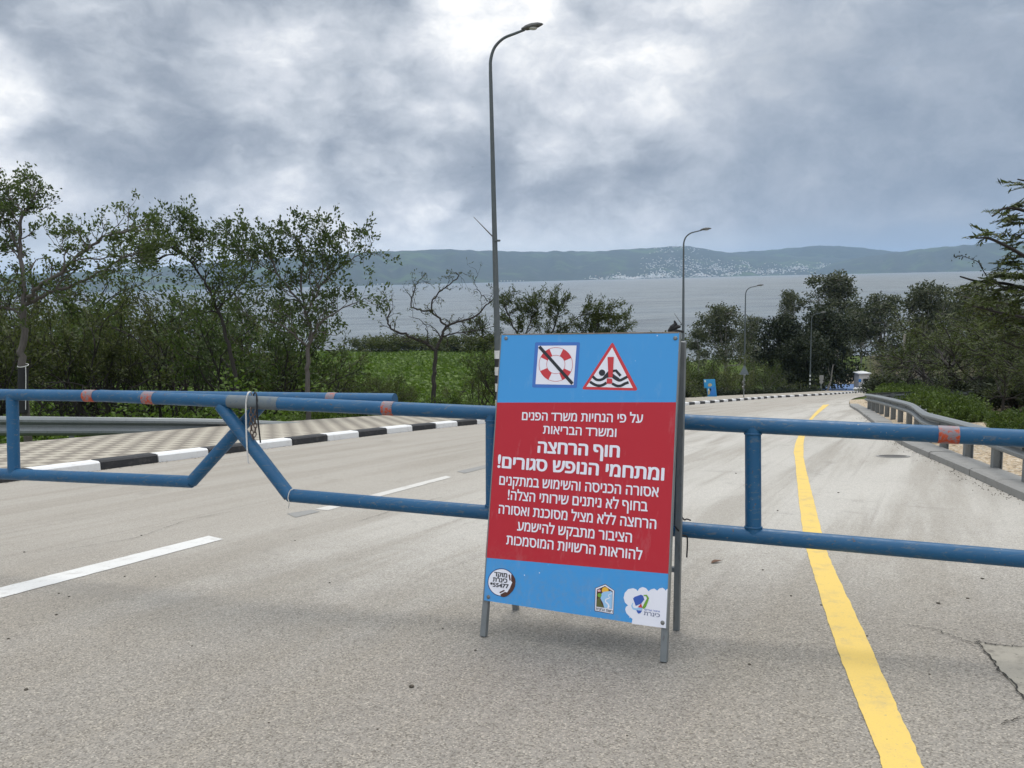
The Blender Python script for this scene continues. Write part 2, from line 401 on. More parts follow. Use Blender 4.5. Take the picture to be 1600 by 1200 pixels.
def kerb(name, L, y0, y1, side, width, h, mats, alternate, step=1.0):
    b = MB(); pts = resample(L, step, y0, y1)
    for i in range(len(pts)-1):
        a, c = pts[i], pts[i+1]; t = unit(c-a); nrm = np.array([-t[1], t[0]])*side
        g = .010; a2 = a + t*g; c2 = c - t*g; jz = random.uniform(-.006, .006); jn = nrm*random.uniform(-.008, .008)
        vs = []
        for p_ in (a2, c2):
            p_ = p_ + jn; z = road(p_[1])
            for o, dz_ in ((0, -.12), (.0, h*.80), (.035, h), (width, h), (width, -.12)):
                q = p_ + nrm*o; vs.append((q[0], q[1], z + dz_ + (jz if dz_ > 0 else 0)))
        f = [(0, 1, 6, 5), (1, 2, 7, 6), (2, 3, 8, 7), (3, 4, 9, 8), (4, 3, 2, 1, 0), (5, 6, 7, 8, 9)]
        if side < 0: f = [q[::-1] for q in f]
        b.add(vs, f, (i % 2) if alternate else 0)
    o = b.build(name, mats); o['kind'] = 'structure'; return o
random.seed(3)
_sk = np.concatenate([[0], np.cumsum(np.linalg.norm(np.diff(KL, axis=0), axis=1))]); _sy = lambda y: float(np.interp(y, KL[:, 1], _sk))
s_a, s_b = _sy(G(174, 734)[1]), _sy(G(742, 663)[1]); STONE = (s_b-s_a)/11          # eleven stones lie between these two joints
_st = np.arange(s_a-33*STONE, _sk[-1], .25); Lk = np.stack([np.interp(_st, _sk, KL[:, 0]), np.interp(_st, _sk, KL[:, 1])], 1)
kerb('kerb', Lk, -60, 116, 1, .24, .15, [MATS['kerb_white'], MATS['kerb_black']], True, STONE)
kerb('kerb', KR, -20, 36, -1, .36, .10, [MATS['kerb_concrete']], False)
zwalk = lambda x, y: road(y) + .135 + .022*np.clip(lineX(KL, y)-x, 0, 6)
yw = np.arange(-20, 100, .8)
strip('pavement', line_at(KL, yw, -SIDEW), line_at(KL, yw, -.235), zwalk, MATS['pavers'], nc=6)
ye = np.arange(-20, 100, .8)                                  # outer edge of the pavement slab
e0 = line_at(KL, ye, -SIDEW-.004); ez = zwalk(e0[:, 0], e0[:, 1])
v = np.concatenate([np.column_stack([e0, ez+.002]), np.column_stack([e0, ez-.9])]); n_ = len(ye)
q = np.array([(i, i+1, n_+i+1, n_+i) for i in range(n_-1)]); o = np_mesh('pavement_edge', v, q, MATS['kerb_concrete']); o['kind'] = 'structure'
yv = np.arange(-20, 46, .8)
strip('gravel_verge', line_at(KR, yv, .02), line_at(KR, yv, 3.4), lambda x, y: road(y) + .045 + .02*np.sin(x*3+y*2), MATS['gravel_verge'], nc=8)

# ---- painted markings (sheets 4 mm over the road)
def ribbon(name, Lpx, Rpx, mat, lift=.004, n=6):
    a = catmull([G(*p)[:2] for p in Lpx], n*9); b_ = catmull([G(*p)[:2] for p in Rpx], n*9); rg = np.random.default_rng(5)
    for e_ in (a, b_): e_ += np.convolve(rg.normal(0, .0032, len(e_)), np.ones(3)/3, 'same')[:, None]*np.array([.9, -.4])       # ragged worn edges
    return strip(name, a, b_, zroad(lift), MATS[mat])
YL = [(1395, 1270), (1377, 1195), (1300, 990), (1262, 865), (1252, 815), (1242, 717), (1240.5, 704), (1247, 682.6), (1263, 657), (1286, 632.5)]
YR = [(1470, 1270), (1440, 1195), (1355, 1000), (1295, 870), (1281, 820), (1257.5, 725), (1255.5, 704), (1258, 682), (1270, 655), (1296, 632)]
ribbon('yellow_edge_line', YL, YR, 'yellow_road_paint')
def seg(name, a, b_, c, d_, mat):                                  # four picture corners on the road
    A = [G(*p)[:2] for p in (a, b_, c, d_)]; t = np.linspace(0, 1, 90)[:, None]; rg = np.random.default_rng(6); j1, j2 = (np.convolve(rg.normal(0, .0034, 90), np.ones(3)/3, 'same')[:, None]*np.array([.9, -.45])*(1 if 'lane' in name else 0) for _ in (0, 1))
    return strip(name, A[0]*(1-t)+A[1]*t+j1, A[3]*(1-t)+A[2]*t+j2, zroad(.004), MATS[mat])
seg('lane_dash', (-40, 929), (326, 838), (349, 843), (-40, 946), 'white_road_paint')
seg('lane_dash', (492, 796), (697, 744), (706, 746), (512, 798), 'faded_road_paint')
seg('tar_smear', (448, 803), (487, 797), (500, 800), (462, 809), 'kerb_concrete')
seg('tar_smear', (714, 737), (762, 726), (770, 729), (726, 740), 'kerb_concrete')
seg('blue_court', (1240, 613.5), (1297, 600.5), (1352, 600), (1344, 611), 'blue_court')
o = S.objects['blue_court']
seg('beach_track', (1304, 599.6), (1306, 584), (1360, 583), (1352, 599), 'beach_track')
# concrete patch with its broken edge, and cracks
def flat_poly(name, pts, mat, lift, kind='structure'):
    P_ = [G(*p) for p in pts]; b = MB(); b.add([(p[0], p[1], float(road(p[1]))+lift) for p in P_], [tuple(range(len(P_)))[::-1]])
    o = b.build(name, MATS[mat]); o['kind'] = kind; return o
PP = [(1530, 1005), (1546, 1007), (1570, 1010), (1600, 1012), (1690, 1020), (1690, 1160), (1640, 1130), (1600, 1092), (1578, 1066), (1562, 1048), (1545, 1026)]
flat_poly('road_patch', PP, 'patch_concrete', .004)
def crack(pts, wpx, lift=.008):
    rnd = random.Random(int(pts[0][0])); P_ = catmull([G(*p)[:2] for p in pts], 9)
    P_ += np.array([[rnd.uniform(-.012, .012), rnd.uniform(-.012, .012)] for _ in P_])
    t = np.gradient(P_, axis=0); t /= np.linalg.norm(t, axis=1)[:, None]; nr = np.stack([-t[:, 1], t[:, 0]], 1)
    ww = np.array([wpx*rnd.uniform(.35, 1.2) for _ in P_])[:, None]; strip('crack', P_+nr*ww, P_-nr*ww, zroad(lift), MATS['dark_gap'])
crack([(1524, 1000), (1545, 1027), (1562, 1049), (1578, 1067), (1600, 1093), (1640, 1131)], .0042)
crack([(1530, 1005), (1546, 1008), (1570, 1011), (1600, 1012.5), (1680, 1019)], .0038)
crack([(1415, 978), (1452, 984), (1482, 993), (1512, 1004), (1530, 1006)], .0032)
crack([(1560, 1133), (1580, 1130), (1600, 1122), (1640, 1118)], .003)
crack([(90, 862), (160, 850), (215, 840), (290, 815), (360, 800)], .003)
crack([(560, 815), (590, 806), (640, 790), (690, 778)], .003)

# ---- lake
def m_lake(k, b):
    p = geopos(k); x, y, z = k.sep(p)
    q = k.mapping(p, rot=(0, 0, R(-14)))
    w1 = k.noise(k.mapping(q, scale=(.032, .085, 1)), 1.0, 5, .62, .5); w2 = k.noise(k.mapping(q, scale=(.16, .42, 1)), 1.0, 5, .6, .4)
    w3 = k.noise(k.mapping(q, scale=(.004, .012, 1)), 1.0, 4, .6, .3)
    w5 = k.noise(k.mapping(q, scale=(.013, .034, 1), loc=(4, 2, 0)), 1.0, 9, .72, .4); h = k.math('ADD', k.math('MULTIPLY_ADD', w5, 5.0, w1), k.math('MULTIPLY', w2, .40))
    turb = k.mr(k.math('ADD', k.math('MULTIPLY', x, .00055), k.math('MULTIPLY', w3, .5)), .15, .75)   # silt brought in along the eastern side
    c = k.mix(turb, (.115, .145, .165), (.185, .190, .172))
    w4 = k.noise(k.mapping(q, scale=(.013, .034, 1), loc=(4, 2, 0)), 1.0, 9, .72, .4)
    c = k.mix(k.math('MULTIPLY', k.mr(w4, .48, .60), .6), c, (.035, .046, .058)); c = k.mix(k.math('MULTIPLY', k.mr(w4, .47, .38), .35), c, (.27, .295, .31))  # wave shading painted into the water colour as dark and pale streaks
    c = k.mix(k.math('MULTIPLY', k.mr(w1, .60, .70), .35), c, (.04, .055, .07))
    foam = k.math('MULTIPLY', k.mr(w1, .665, .70), k.mr(w2, .56, .62)); c = k.mix(k.math('MULTIPLY', foam, .7), c, (.6, .62, .63))
    k.put(b.inputs['Base Color'], c); b.inputs['IOR'].default_value = 1.33
    b.inputs['Roughness'].default_value = .32; b.inputs['Specular IOR Level'].default_value = .42
    k.put(b.inputs['Normal'], k.bump(h, .62, 1.5))
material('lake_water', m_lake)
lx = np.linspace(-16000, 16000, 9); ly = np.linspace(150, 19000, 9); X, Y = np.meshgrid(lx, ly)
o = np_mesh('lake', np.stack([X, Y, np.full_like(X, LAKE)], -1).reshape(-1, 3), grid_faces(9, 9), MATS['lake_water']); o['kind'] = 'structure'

# ---- hills beyond the lake
def m_hill(k, b):
    p = geopos(k); z = k.sep(p)[2]
    n = k.noise(p, .0022, 7, .62, .4); f = k.noise(p, .012, 6, .65); g = k.noise(k.mapping(p, scale=(1, 1, 3)), .006, 5, .6)
    c = k.mix(f, (.010, .016, .012), (.080, .090, .060)); c = k.mix(k.mr(n, .5, .66), c, k.mix(g, (.05, .085, .03), (.10, .13, .055)))
    c = k.mix(k.mr(g, .60, .72, 0, .7), c, (.11, .10, .09)); c = k.mix(k.mr(f, .62, .70, 0, .7), c, (.015, .025, .014))
    k.put(b.inputs['Base Color'], c); b.inputs['Roughness'].default_value = .95; b.inputs['Specular IOR Level'].default_value = .1
material('hillside', m_hill)
def horizon_dir(px):
    r = ray(px, 436.5-.023*(px-800)); h = np.array([r[0], r[1]]); return h/np.linalg.norm(h)
def height_at(px, py, D):
    r = ray(px, py); return CAM[2] + D*r[2]/math.hypot(r[0], r[1])
class Hill:
    def __init__(s, name, top, shore, depth, seed, px0, px1):
        s.top, s.shore, s.depth = np.array(top, float), np.array(shore, float), depth; rng = np.random.default_rng(seed)
        s.ph = rng.uniform(0, 6.3, 12); s.fr = rng.uniform(.02, .12, 12)
        px = np.arange(px0, px1, 5.0); T = np.concatenate([np.linspace(0, 1, 26), [1.25, 1.7]])
        v = np.array([s.at(a, t) for t in T for a in px]); o = np_mesh(name, v, grid_faces(len(T), len(px)), MATS['hillside'], smooth=True); o['kind'] = 'structure'
    def at(s, px, t):
        D0 = np.interp(px, s.shore[:, 0], s.shore[:, 1]); D = D0 + s.depth*t; dr = horizon_dir(px)
        H = height_at(px, np.interp(px, s.top[:, 0], s.top[:, 1]) + sum(math.sin(px*s.fr[i]*(1+i*.6)+s.ph[i])*.35/(1+i*.25) for i in range(8)), D0+s.depth)
        g = sum(math.sin(px*s.fr[i]*1.3+s.ph[i]+t*2.5*(i % 3))*(.5/(1+.3*i)) for i in range(12))
        u = min(t, 1); prof = (u*u*(3-2*u)*.55 + u*.45) + .085*g*u*(1-u)*4
        z = LAKE-3 + (H-LAKE+3)*prof
        if t > 1: z = LAKE-3 + (H-LAKE+3)*(1-(t-1)*1.2)
        return np.array([dr[0]*D, dr[1]*D, z])
TOWN = Hill('hills', [(-700, 428), (-300, 428), (0, 430), (150, 424), (280, 415), (380, 407), (480, 400), (590, 393), (700, 389.5), (800, 393), (930, 392.5), (1000, 388.5), (1045, 385), (1075, 384.5), (1100, 389), (1150, 396), (1200, 399.5), (1300, 402), (1345, 405), (1400, 413), (1470, 424), (1520, 428)],
            [(-700, 5000), (0, 5600), (600, 6400), (900, 7600), (1200, 8700), (1520, 9600)], 2600, 5, -700, 1525)
Hill('hills', [(1262, 430), (1290, 414), (1330, 404), (1400, 394), (1450, 388), (1500, 384), (1540, 380.5), (1600, 376), (1750, 370), (2000, 366), (2300, 364)], [(1262, 8600), (2300, 7600)], 1700, 9, 1262, 2300)
Hill('hills', [(1020, 404), (1090, 399), (1150, 394), (1230, 388), (1265, 384.5), (1310, 384.5), (1350, 388), (1400, 393), (1450, 399), (1540, 410)], [(1020, 10800), (1540, 10800)], 1200, 13, 1020, 1540)

# ---- the far town: small pale houses and blocks
def m_house(k, b):
    n = k.new('ShaderNodeObjectInfo').outputs['Random']
    c = k.ramp(n, [(0, (.55, .52, .47)), (.4, (.72, .70, .66)), (.75, (.82, .81, .79)), (1, (.62, .56, .50))]); k.put(b.inputs['Base Color'], c); b.inputs['Roughness'].default_value = .8
material('town_wall', m_house); material('town_glass', color=(.05, .06, .07), rough=.3); material('town_roof', color=(.36, .17, .11), rough=.85)
def town_house(wx, dy, h, pitched):
    b = MB(); b.box((0, 0, h/2-2), (wx, dy, h+4), mi=0)
    if pitched:
        b.add([(-wx/2-.5, -dy/2-.5, h), (wx/2+.5, -dy/2-.5, h), (wx/2+.5, dy/2+.5, h), (-wx/2-.5, dy/2+.5, h), (-wx/2+2, 0, h+3), (wx/2-2, 0, h+3)], [(0, 1, 5, 4), (2, 3, 4, 5), (1, 2, 5), (3, 0, 4)], 2)
    else:
        b.box((0, 0, h+.4), (wx-1, dy-1, .8), mi=0); b.box((wx*.2, 0, h+1.6), (3.5, 3.5, 2), mi=0)
    for fl in range(max(1, int(h//3.2))):
        for c in range(int(wx//4)): b.box((-wx/2+2.2+c*4, -dy/2-.05, 1.8+fl*3.2), (1.6, .14, 1.5), mi=1)
    o = b.build('town_house', [MATS['town_wall'], MATS['town_glass'], MATS['town_roof']]); return o
rng = np.random.default_rng(21)
kinds_ = [town_house(16, 12, 7, True), town_house(18, 13, 10, False), town_house(22, 14, 17, False), town_house(30, 15, 10, False)]
TLABEL = 'small pale house in the far town on the hillside across the lake'
spots = []
while len(spots) < 1500:
    u = rng.random()
    if u < .36: px = rng.normal(1010, 55); t = abs(rng.normal(0, .06)) + .03
    elif u < .84: px = 1010+320*rng.random()**.85; t = rng.normal(.34 + .06*math.sin(px*.02), .10)
    elif u < .96: px = rng.uniform(1000, 1170); t = rng.uniform(.10, .60)
    else: px = rng.normal(1060, 22); t = rng.uniform(.7, .98)
    if 905 < px < 1335 and .02 < t < .99 and rng.random() < .25+.75*(math.sin(px*.11+t*9)+math.sin(px*.047-t*23+1) > .1): spots.append((px, t))
spots += [(585+i*5+rng.uniform(-2, 2), .035) for i in range(4)] + [(655+i*4, .03) for i in range(5)] + [(783+i*5, .05) for i in range(8)]
spots.sort(key=lambda s_: s_[1]); rest = MB(); nt_ = 0
sel = set(rng.choice(len(spots), 270, replace=False)) | set(range(24))
for i, (px, t) in enumerate(spots):
    p = TOWN.at(px, t); kd = kinds_[rng.choice(4, p=[.40, .3, .12, .18])]; sc = rng.uniform(.40, .80)*(1 if t < .25 else .75)
    if i in sel and nt_ < 290:
        first = nt_ < 4; o = kinds_[nt_] if first else kd.copy()
        if not first: COL.objects.link(o)
        o.location = tuple(p); o.rotation_euler = (0, 0, rng.uniform(-.7, .7)); o.scale = (sc, sc, sc)
        tag(o, TLABEL, 'house', 'houses of the far town across the lake'); nt_ += 1
    else:
        h = rng.uniform(6, 11)*sc; wx = rng.uniform(12, 22)*sc; dy = rng.uniform(10, 14); a = rng.uniform(-.6, .6); ax = [(math.cos(a), math.sin(a), 0), (-math.sin(a), math.cos(a), 0), (0, 0, 1)]
        rest.box(p+np.array([0, 0, h/2-2]), (wx, dy, h+4), ax, 0); rest.box(p+np.array([0, 0, h+.5]), (wx*.4, dy*.5, 1.8), ax, 0)
o = rest.build('town_buildings', [MATS['town_wall']]); o['kind'] = 'stuff'; o['label'] = 'countless smaller pale buildings of the far town across the lake'; o['category'] = 'town'
mast = MB(); pm = TOWN.at(1056, .995); mast.tube([pm-np.array([0, 0, 4]), pm+np.array([0, 0, 45])], [1.6, .5], 6); mast.lathe(pm+np.array([0, 0, 26]), [(1.4, -2), (3, -1), (3, 1), (1.4, 2)], 8)
tag(mast.build('radio_mast', MATS['town_glass']), 'thin radio mast on the crest of the hill above the town', 'mast')

# ================================================================== THE WARNING BOARD
def m_sign(col, drops=True, rough=.42):
    def f(k, b):
        p = objco(k); n = k.noise(p, 2.2, 4, .5); c = k.mix(k.math('MULTIPLY', n, .16), col, tuple(min(1, x*.6+.03) for x in col))
        if drops:
            v = k.new('ShaderNodeTexVoronoi'); v.inputs['Scale'].default_value = 62; k.put(v.inputs['Vector'], p)
            sel = k.math('GREATER_THAN', k.sep(v.outputs['Color'])[0], .93); patch = k.mr(k.noise(p, 3.2, 3, .6), .50, .66)
            dot = k.mr(v.outputs['Distance'], .26, .16); c = k.mix(k.math('MULTIPLY', k.math('MULTIPLY', dot, sel), k.math('MULTIPLY', patch, .9)), c, (.72, .78, .86))
        pz = k.sep(p)[2]; dirt = k.math('MULTIPLY', k.mr(k.math('MULTIPLY_ADD', k.noise(p, 9, 6, .7), .35, pz), .75, .42), k.mr(k.noise(p, 24, 5, .7), .40, .70)); c = k.mix(k.math('MULTIPLY', dirt, .22), c, (.30, .26, .21))
        c = k.mix(k.math('MULTIPLY', k.mr(k.noise(k.mapping(p, scale=(1, 1, .15)), 16, 5, .7), .56, .74), .09), c, (.52, .52, .52))
        k.put(b.inputs['Base Color'], c); k.put(b.inputs['Roughness'], k.mr(n, .3, .7, rough-.08, rough+.14)); b.inputs['Specular IOR Level'].default_value = .35
        k.put(b.inputs['Normal'], k.bump(k.noise(p, 2.6, 2, .5), .25, .02))
    return f
material('sign_blue', m_sign((.056, .315, .68))); material('sign_red', m_sign((.49, .016, .030), False)); material('sign_white', color=(.80, .80, .84), rough=.45)
material('print_black', color=(.014, .016, .022), rough=.5); material('print_red', color=(.56, .035, .045), rough=.5); material('print_dark_blue', color=(.045, .16, .50), rough=.5)
material('print_white', color=(.80, .80, .86), rough=.5); material('print_brown', color=(.07, .022, .014), rough=.5); material('print_navy', color=(.035, .055, .17), rough=.5)
material('print_yellow', color=(.80, .45, .05), rough=.5); material('print_green', color=(.16, .36, .03), rough=.5); material('print_royal', color=(.035, .10, .42), rough=.5)
material('print_sky', color=(.32, .55, .80), rough=.5); material('print_olive', color=(.10, .11, .03), rough=.5); material('print_pink', color=(.70, .42, .45), rough=.5)
def m_galv(k, b):
    p = objco(k); n = k.noise(p, 9, 6, .65); f = k.noise(k.mapping(p, scale=(1, 1, .2)), 40, 4, .6)
    c = k.mix(n, (.15, .165, .17), (.25, .265, .265)); c = k.mix(k.math('MULTIPLY', k.mr(f, .58, .72), .5), c, (.085, .085, .08)); k.put(b.inputs['Base Color'], c)
    b.inputs['Metallic'].default_value = .35; k.put(b.inputs['Roughness'], k.mr(n, .2, .8, .42, .62))
material('galvanised_steel', m_galv)
material('bolt_steel', color=(.20, .20, .19), rough=.45, metal=.7); material('hinge_wood', m_paint((.26, .21, .16), (.10, .075, .05), .8, 20))

FL, FR, RL, RR = G(752, 998), G(1035, 1038), G(806, 953), G(1057, 985)
for q in (FL, FR, RL, RR): q[2] = float(road(q[1]))
axX = unit(FR-FL); n0 = unit(np.cross(axX, [0, 0, 1])); n0 = n0 if n0[1] < 0 else -n0          # towards the viewer
u0 = np.cross(axX, n0); u0 = u0 if u0[2] > 0 else -u0
LEAN = R(14); axY = unit(u0*math.cos(LEAN) - n0*math.sin(LEAN)); axN = unit(np.cross(axX, axY))
if axN[1] > 0: axN = -axN
def on_plane(px, py):
    r = ray(px, py); t = ((FL-CAM)@axN)/(r@axN); q = CAM + t*r - FL; return np.array([q@axX, q@axY])
CPX = [(785, 521), (1062, 522.5), (1040, 977), (755, 941.5)]
cc = np.array([on_plane(*p) for p in CPX]); ctr = cc.mean(0)
hx = unit((cc[1]-cc[0]) + (cc[2]-cc[3])); hy = unit((cc[0]-cc[3]) + (cc[1]-cc[2]))
ang = math.atan2(hx[1], hx[0])*.5 + (math.atan2(hy[1], hy[0])-math.pi/2)*.5
eX = axX*math.cos(ang) + axY*math.sin(ang); eY = -axX*math.sin(ang) + axY*math.cos(ang)
PW = (np.linalg.norm(cc[1]-cc[0])+np.linalg.norm(cc[2]-cc[3]))/2; PH = (np.linalg.norm(cc[0]-cc[3])+np.linalg.norm(cc[1]-cc[2]))/2
PC = FL + axX*ctr[0] + axY*ctr[1]                      # middle of the board, on its face
# picture -> board coordinates (metres from the board's middle)
src = CPX; dst = [(-PW/2, PH/2), (PW/2, PH/2), (PW/2, -PH/2), (-PW/2, -PH/2)]; A_ = []; B_ = []
for (x_, y_), (u_, v_) in zip(src, dst):
    A_ += [[x_, y_, 1, 0, 0, 0, -u_*x_, -u_*y_], [0, 0, 0, x_, y_, 1, -v_*x_, -v_*y_]]; B_ += [u_, v_]
Hm = np.append(np.linalg.solve(np.array(A_), np.array(B_)), 1).reshape(3, 3)
def uv(px, py): q = Hm@np.array([px, py, 1.0]); return q[:2]/q[2]
board = empty('a_frame_sign', (FL+FR+RL+RR)/4, 'blue and red folding warning board with white Hebrew lettering before the gate barrier', 'sign')
bl = np.array(board.location)
TH = .012
# every part of the board is built in the board's own axes (local = world - base)
def W2(u_, v_, h=0): return PC + eX*u_ + eY*v_ + axN*h - bl
fp = MB(); fp.box(PC - axN*(TH/2) - bl, (PW, PH, TH), [eX, eY, axN]); front = fp.build('front_panel', MATS['sign_blue'], board)
for s_ in (-1, 1):
    ft = MB(); ft.box(W2(s_*(PW/2+.003), 0, -TH/2-.004), (.006, PH+.006, TH+.012), [eX, eY, axN]); ft.build('panel_trim', MATS['galvanised_steel'], front)
class Flat:                                            # printed shapes on the board's face
    def __init__(s): s.b = MB(); s.k = 0
    def poly(s, pts, mi, layer):
        q = [W2(*p, .0006*layer+.00002*(s.k % 7)) for p in pts]; s.k += 1
        a = sum(pts[i][0]*pts[(i+1) % len(pts)][1]-pts[(i+1) % len(pts)][0]*pts[i][1] for i in range(len(pts)))
        s.b.add(q if a > 0 else q[::-1], [tuple(range(len(q)))], mi)
    def px(s, pts, mi, layer): s.poly([uv(*p) for p in pts], mi, layer)
    def disc(s, c, r, mi, layer, n=40, sx=1): s.px([(c[0]+r*sx*math.cos(2*math.pi*i/n), c[1]+r*math.sin(2*math.pi*i/n)) for i in range(n)], mi, layer)
    def line(s, pts, wd, mi, layer, smooth=0):
        p = catmull(pts, smooth) if smooth else np.asarray(pts, float); t = np.gradient(p, axis=0); t /= np.linalg.norm(t, axis=1)[:, None]; n = np.stack([-t[:, 1], t[:, 0]], 1)*np.broadcast_to(np.asarray(wd, float), (len(p),))[:, None]/2
        s.px(list(p+n)+list((p-n)[::-1]), mi, layer)
    def build(s, name, mats, parent=None, label=None):
        o = s.b.build(name, [MATS[m] for m in mats], parent or front)
        if label: o['label'] = label
        return o
def reg(ox, oy, sc): return lambda x, y: (ox+x*sc, oy+y*sc)
def mp(f, pts): return [f(*p) for p in pts]
fl = Flat(); fl.px([(776.8, 628), (1057.6, 629.5), (1044.6, 893.5), (757.6, 873.8)], 0, 1); fl.build('red_field', ['sign_red'])
# lifebuoy pictogram
f_ = reg(830, 525, .1125); fl = Flat()
fl.px(mp(f_, [(85, 75), (690, 85), (703, 97), (658, 710), (645, 722), (42, 708), (30, 696), (73, 88)]), 0, 1); fl.px(mp(f_, [(120, 125), (655, 130), (612, 678), (78, 662)]), 1, 2)
c0 = f_(365, 390)
def arc(r0, r1, a0, a1, n=12): return [(c0[0]+r1*math.cos(R(a0+(a1-a0)*i/n)), c0[1]-r1*math.sin(R(a0+(a1-a0)*i/n))) for i in range(n+1)] + [(c0[0]+r0*math.cos(R(a1-(a1-a0)*i/n)), c0[1]-r0*math.sin(R(a1-(a1-a0)*i/n))) for i in range(n+1)]
for a in (22, 112, 202, 292): fl.px(arc(14.8, 26.4, a, a+42), 2, 3)
for r_ in (14.4, 26.4):
    for a in (0, 180): fl.px(arc(r_-.25, r_+.35, a, a+180, 30), 2, 4)
fl.line(mp(f_, [(135, 138), (598, 662)]), 4.9, 3, 5)
fl.build('lifebuoy_pictogram', ['print_dark_blue', 'print_white', 'print_red', 'print_black'])
# swimmer warning triangle
fl = Flat(); fl.px(mp(f_, [(1135, 112), (1150, 100), (1166, 112), (1488, 738), (1484, 756), (1468, 764), (750, 742), (736, 732), (740, 716)]), 0, 1)
fl.px(mp(f_, [(1148, 165), (1430, 728), (790, 705)]), 1, 2)
for pts in ([(876, 562), (925, 605), (968, 614), (1015, 602), (1060, 572), (1100, 552), (1145, 560), (1190, 596), (1245, 622), (1300, 602), (1354, 572)], [(840, 636), (895, 672), (955, 692), (1018, 682), (1068, 652)], [(1146, 664), (1205, 694), (1265, 696), (1320, 668), (1372, 650)]): fl.line(mp(f_, pts), 4.2, 2, 3, 6)
fl.disc(f_(1008, 513), 4.9, 2, 4); fl.px(mp(f_, [(1000, 606), (1042, 548), (1096, 490), (1125, 520), (1100, 580)]), 2, 5); fl.line(mp(f_, [(1150, 492), (1200, 486), (1264, 560)]), 4.0, 2, 5); fl.px(mp(f_, [(1135, 540), (1160, 530), (1250, 596), (1240, 640), (1170, 600)]), 2, 6)
fl.px(mp(f_, [(1086, 297), (1172, 297), (1154, 580), (1098, 580)]), 0, 7); fl.px(mp(f_, [(1078, 592), (1148, 600), (1150, 668), (1070, 664)]), 0, 7)
fl.build('swimmer_warning_triangle', ['print_red', 'print_white', 'print_black'])
# lettering
def letters(s, weight):
    cu = bpy.data.curves.new('lettering', 'FONT'); cu.body = s; cu.size = 1; cu.offset = weight; cu.resolution_u = 5; cu.fill_mode = 'FRONT'
    to = bpy.data.objects.new('lettering', cu); COL.objects.link(to); bpy.context.view_layer.update()
    cv = to.evaluated_get(bpy.context.evaluated_depsgraph_get()).to_curve(bpy.context.evaluated_depsgraph_get())
    cont = []
    for sp_ in cv.splines:                              # outlines sampled, each filled on its own
        bp_ = sp_.bezier_points; pts = []
        for i in range(len(bp_)):
            A, B = bp_[i], bp_[(i+1) % len(bp_)]; p0, p1, p2, p3 = (np.array(q[:2]) for q in (A.co, A.handle_right, B.handle_left, B.co))
            st = 1 if np.linalg.norm((p1-p0)) + np.linalg.norm(p2-p3) < 1e-4 or (A.handle_right_type == 'VECTOR' and B.handle_left_type == 'VECTOR') else 5
            for t in np.arange(st)/st: pts.append(p0*(1-t)**3 + 3*p1*t*(1-t)**2 + 3*p2*t*t*(1-t) + p3*t**3)
        pts = np.array(pts); cont.append((pts, .5*np.sum(pts[:, 0]*np.roll(pts[:, 1], -1)-pts[:, 1]*np.roll(pts[:, 0], -1))))
    def inside(p, poly):
        x, y = poly[:, 0], poly[:, 1]; x2, y2 = np.roll(x, -1), np.roll(y, -1); c = (y > p[1]) != (y2 > p[1]); return bool(np.sum(c & (p[0] < (x2-x)*(p[1]-y)/(y2-y+1e-12)+x)) % 2)
    from mathutils.geometry import tessellate_polygon
    sgn = np.sign(sum(a for _, a in cont)); vs, fs, ly = [], [], []
    for n_, (pts, a) in enumerate(cont):
        if any(a*ah < 0 and inside(pts[0], h) for h, ah in cont): continue
        loops = [pts] + [h for h, ah in cont if ah*a < 0 and inside(h[0], pts)]; o_ = len(vs)
        tri = tessellate_polygon([[Vector((q[0], q[1], 0)) for q in l_] for l_ in loops]); flat = np.concatenate(loops)
        for t in tri:
            A, B, C_ = flat[t[0]], flat[t[1]], flat[t[2]]; t = tuple(i+o_ for i in t); fs.append(t if (B[0]-A[0])*(C_[1]-A[1])-(B[1]-A[1])*(C_[0]-A[0]) > 0 else t[::-1])
        vs += list(flat); ly += [n_ % 3]*len(flat)
    to.to_curve_clear(); bpy.data.objects.remove(to); bpy.data.curves.remove(cu); return np.array(vs), fs, np.array(ly)
def write(text, pl, pr, hpx, weight=.02, layer=3, mat='print_white', rtl=True, name='lettering', parent=None, ref=None):
    vs, fs, ly_ = letters(text[::-1] if rtl else text, 0)
    x0, x1 = vs[:, 0].min(), vs[:, 0].max(); ref_h = .56 if rtl else .72        # letter height of the face
    a, c = uv(*pl), uv(*pr); t = (c-a)/np.linalg.norm(c-a); n = np.array([-t[1], t[0]]); Lw = np.linalg.norm(c-a)
    hh = np.linalg.norm(uv(pl[0], pl[1]-hpx/2)-uv(pl[0], pl[1]+hpx/2))
    b = MB(); w_ = weight*hh*1.15
    for j, (ox, oy) in enumerate(((0, 0), (1, 0), (-1, 0), (0, .55), (0, -.55), (.7, .4), (-.7, .4), (.7, -.4), (-.7, -.4))):      # the stroke made bolder
        b.add([W2(*(a + t*((x-x0)/(x1-x0)*Lw + ox*w_) + n*((y/ref_h-.5)*hh + oy*w_)), .0006*layer+.00003*j+.0001*l_) for (x, y), l_ in zip(vs, ly_)], fs)
    return b.build(name, MATS[mat], parent or front)
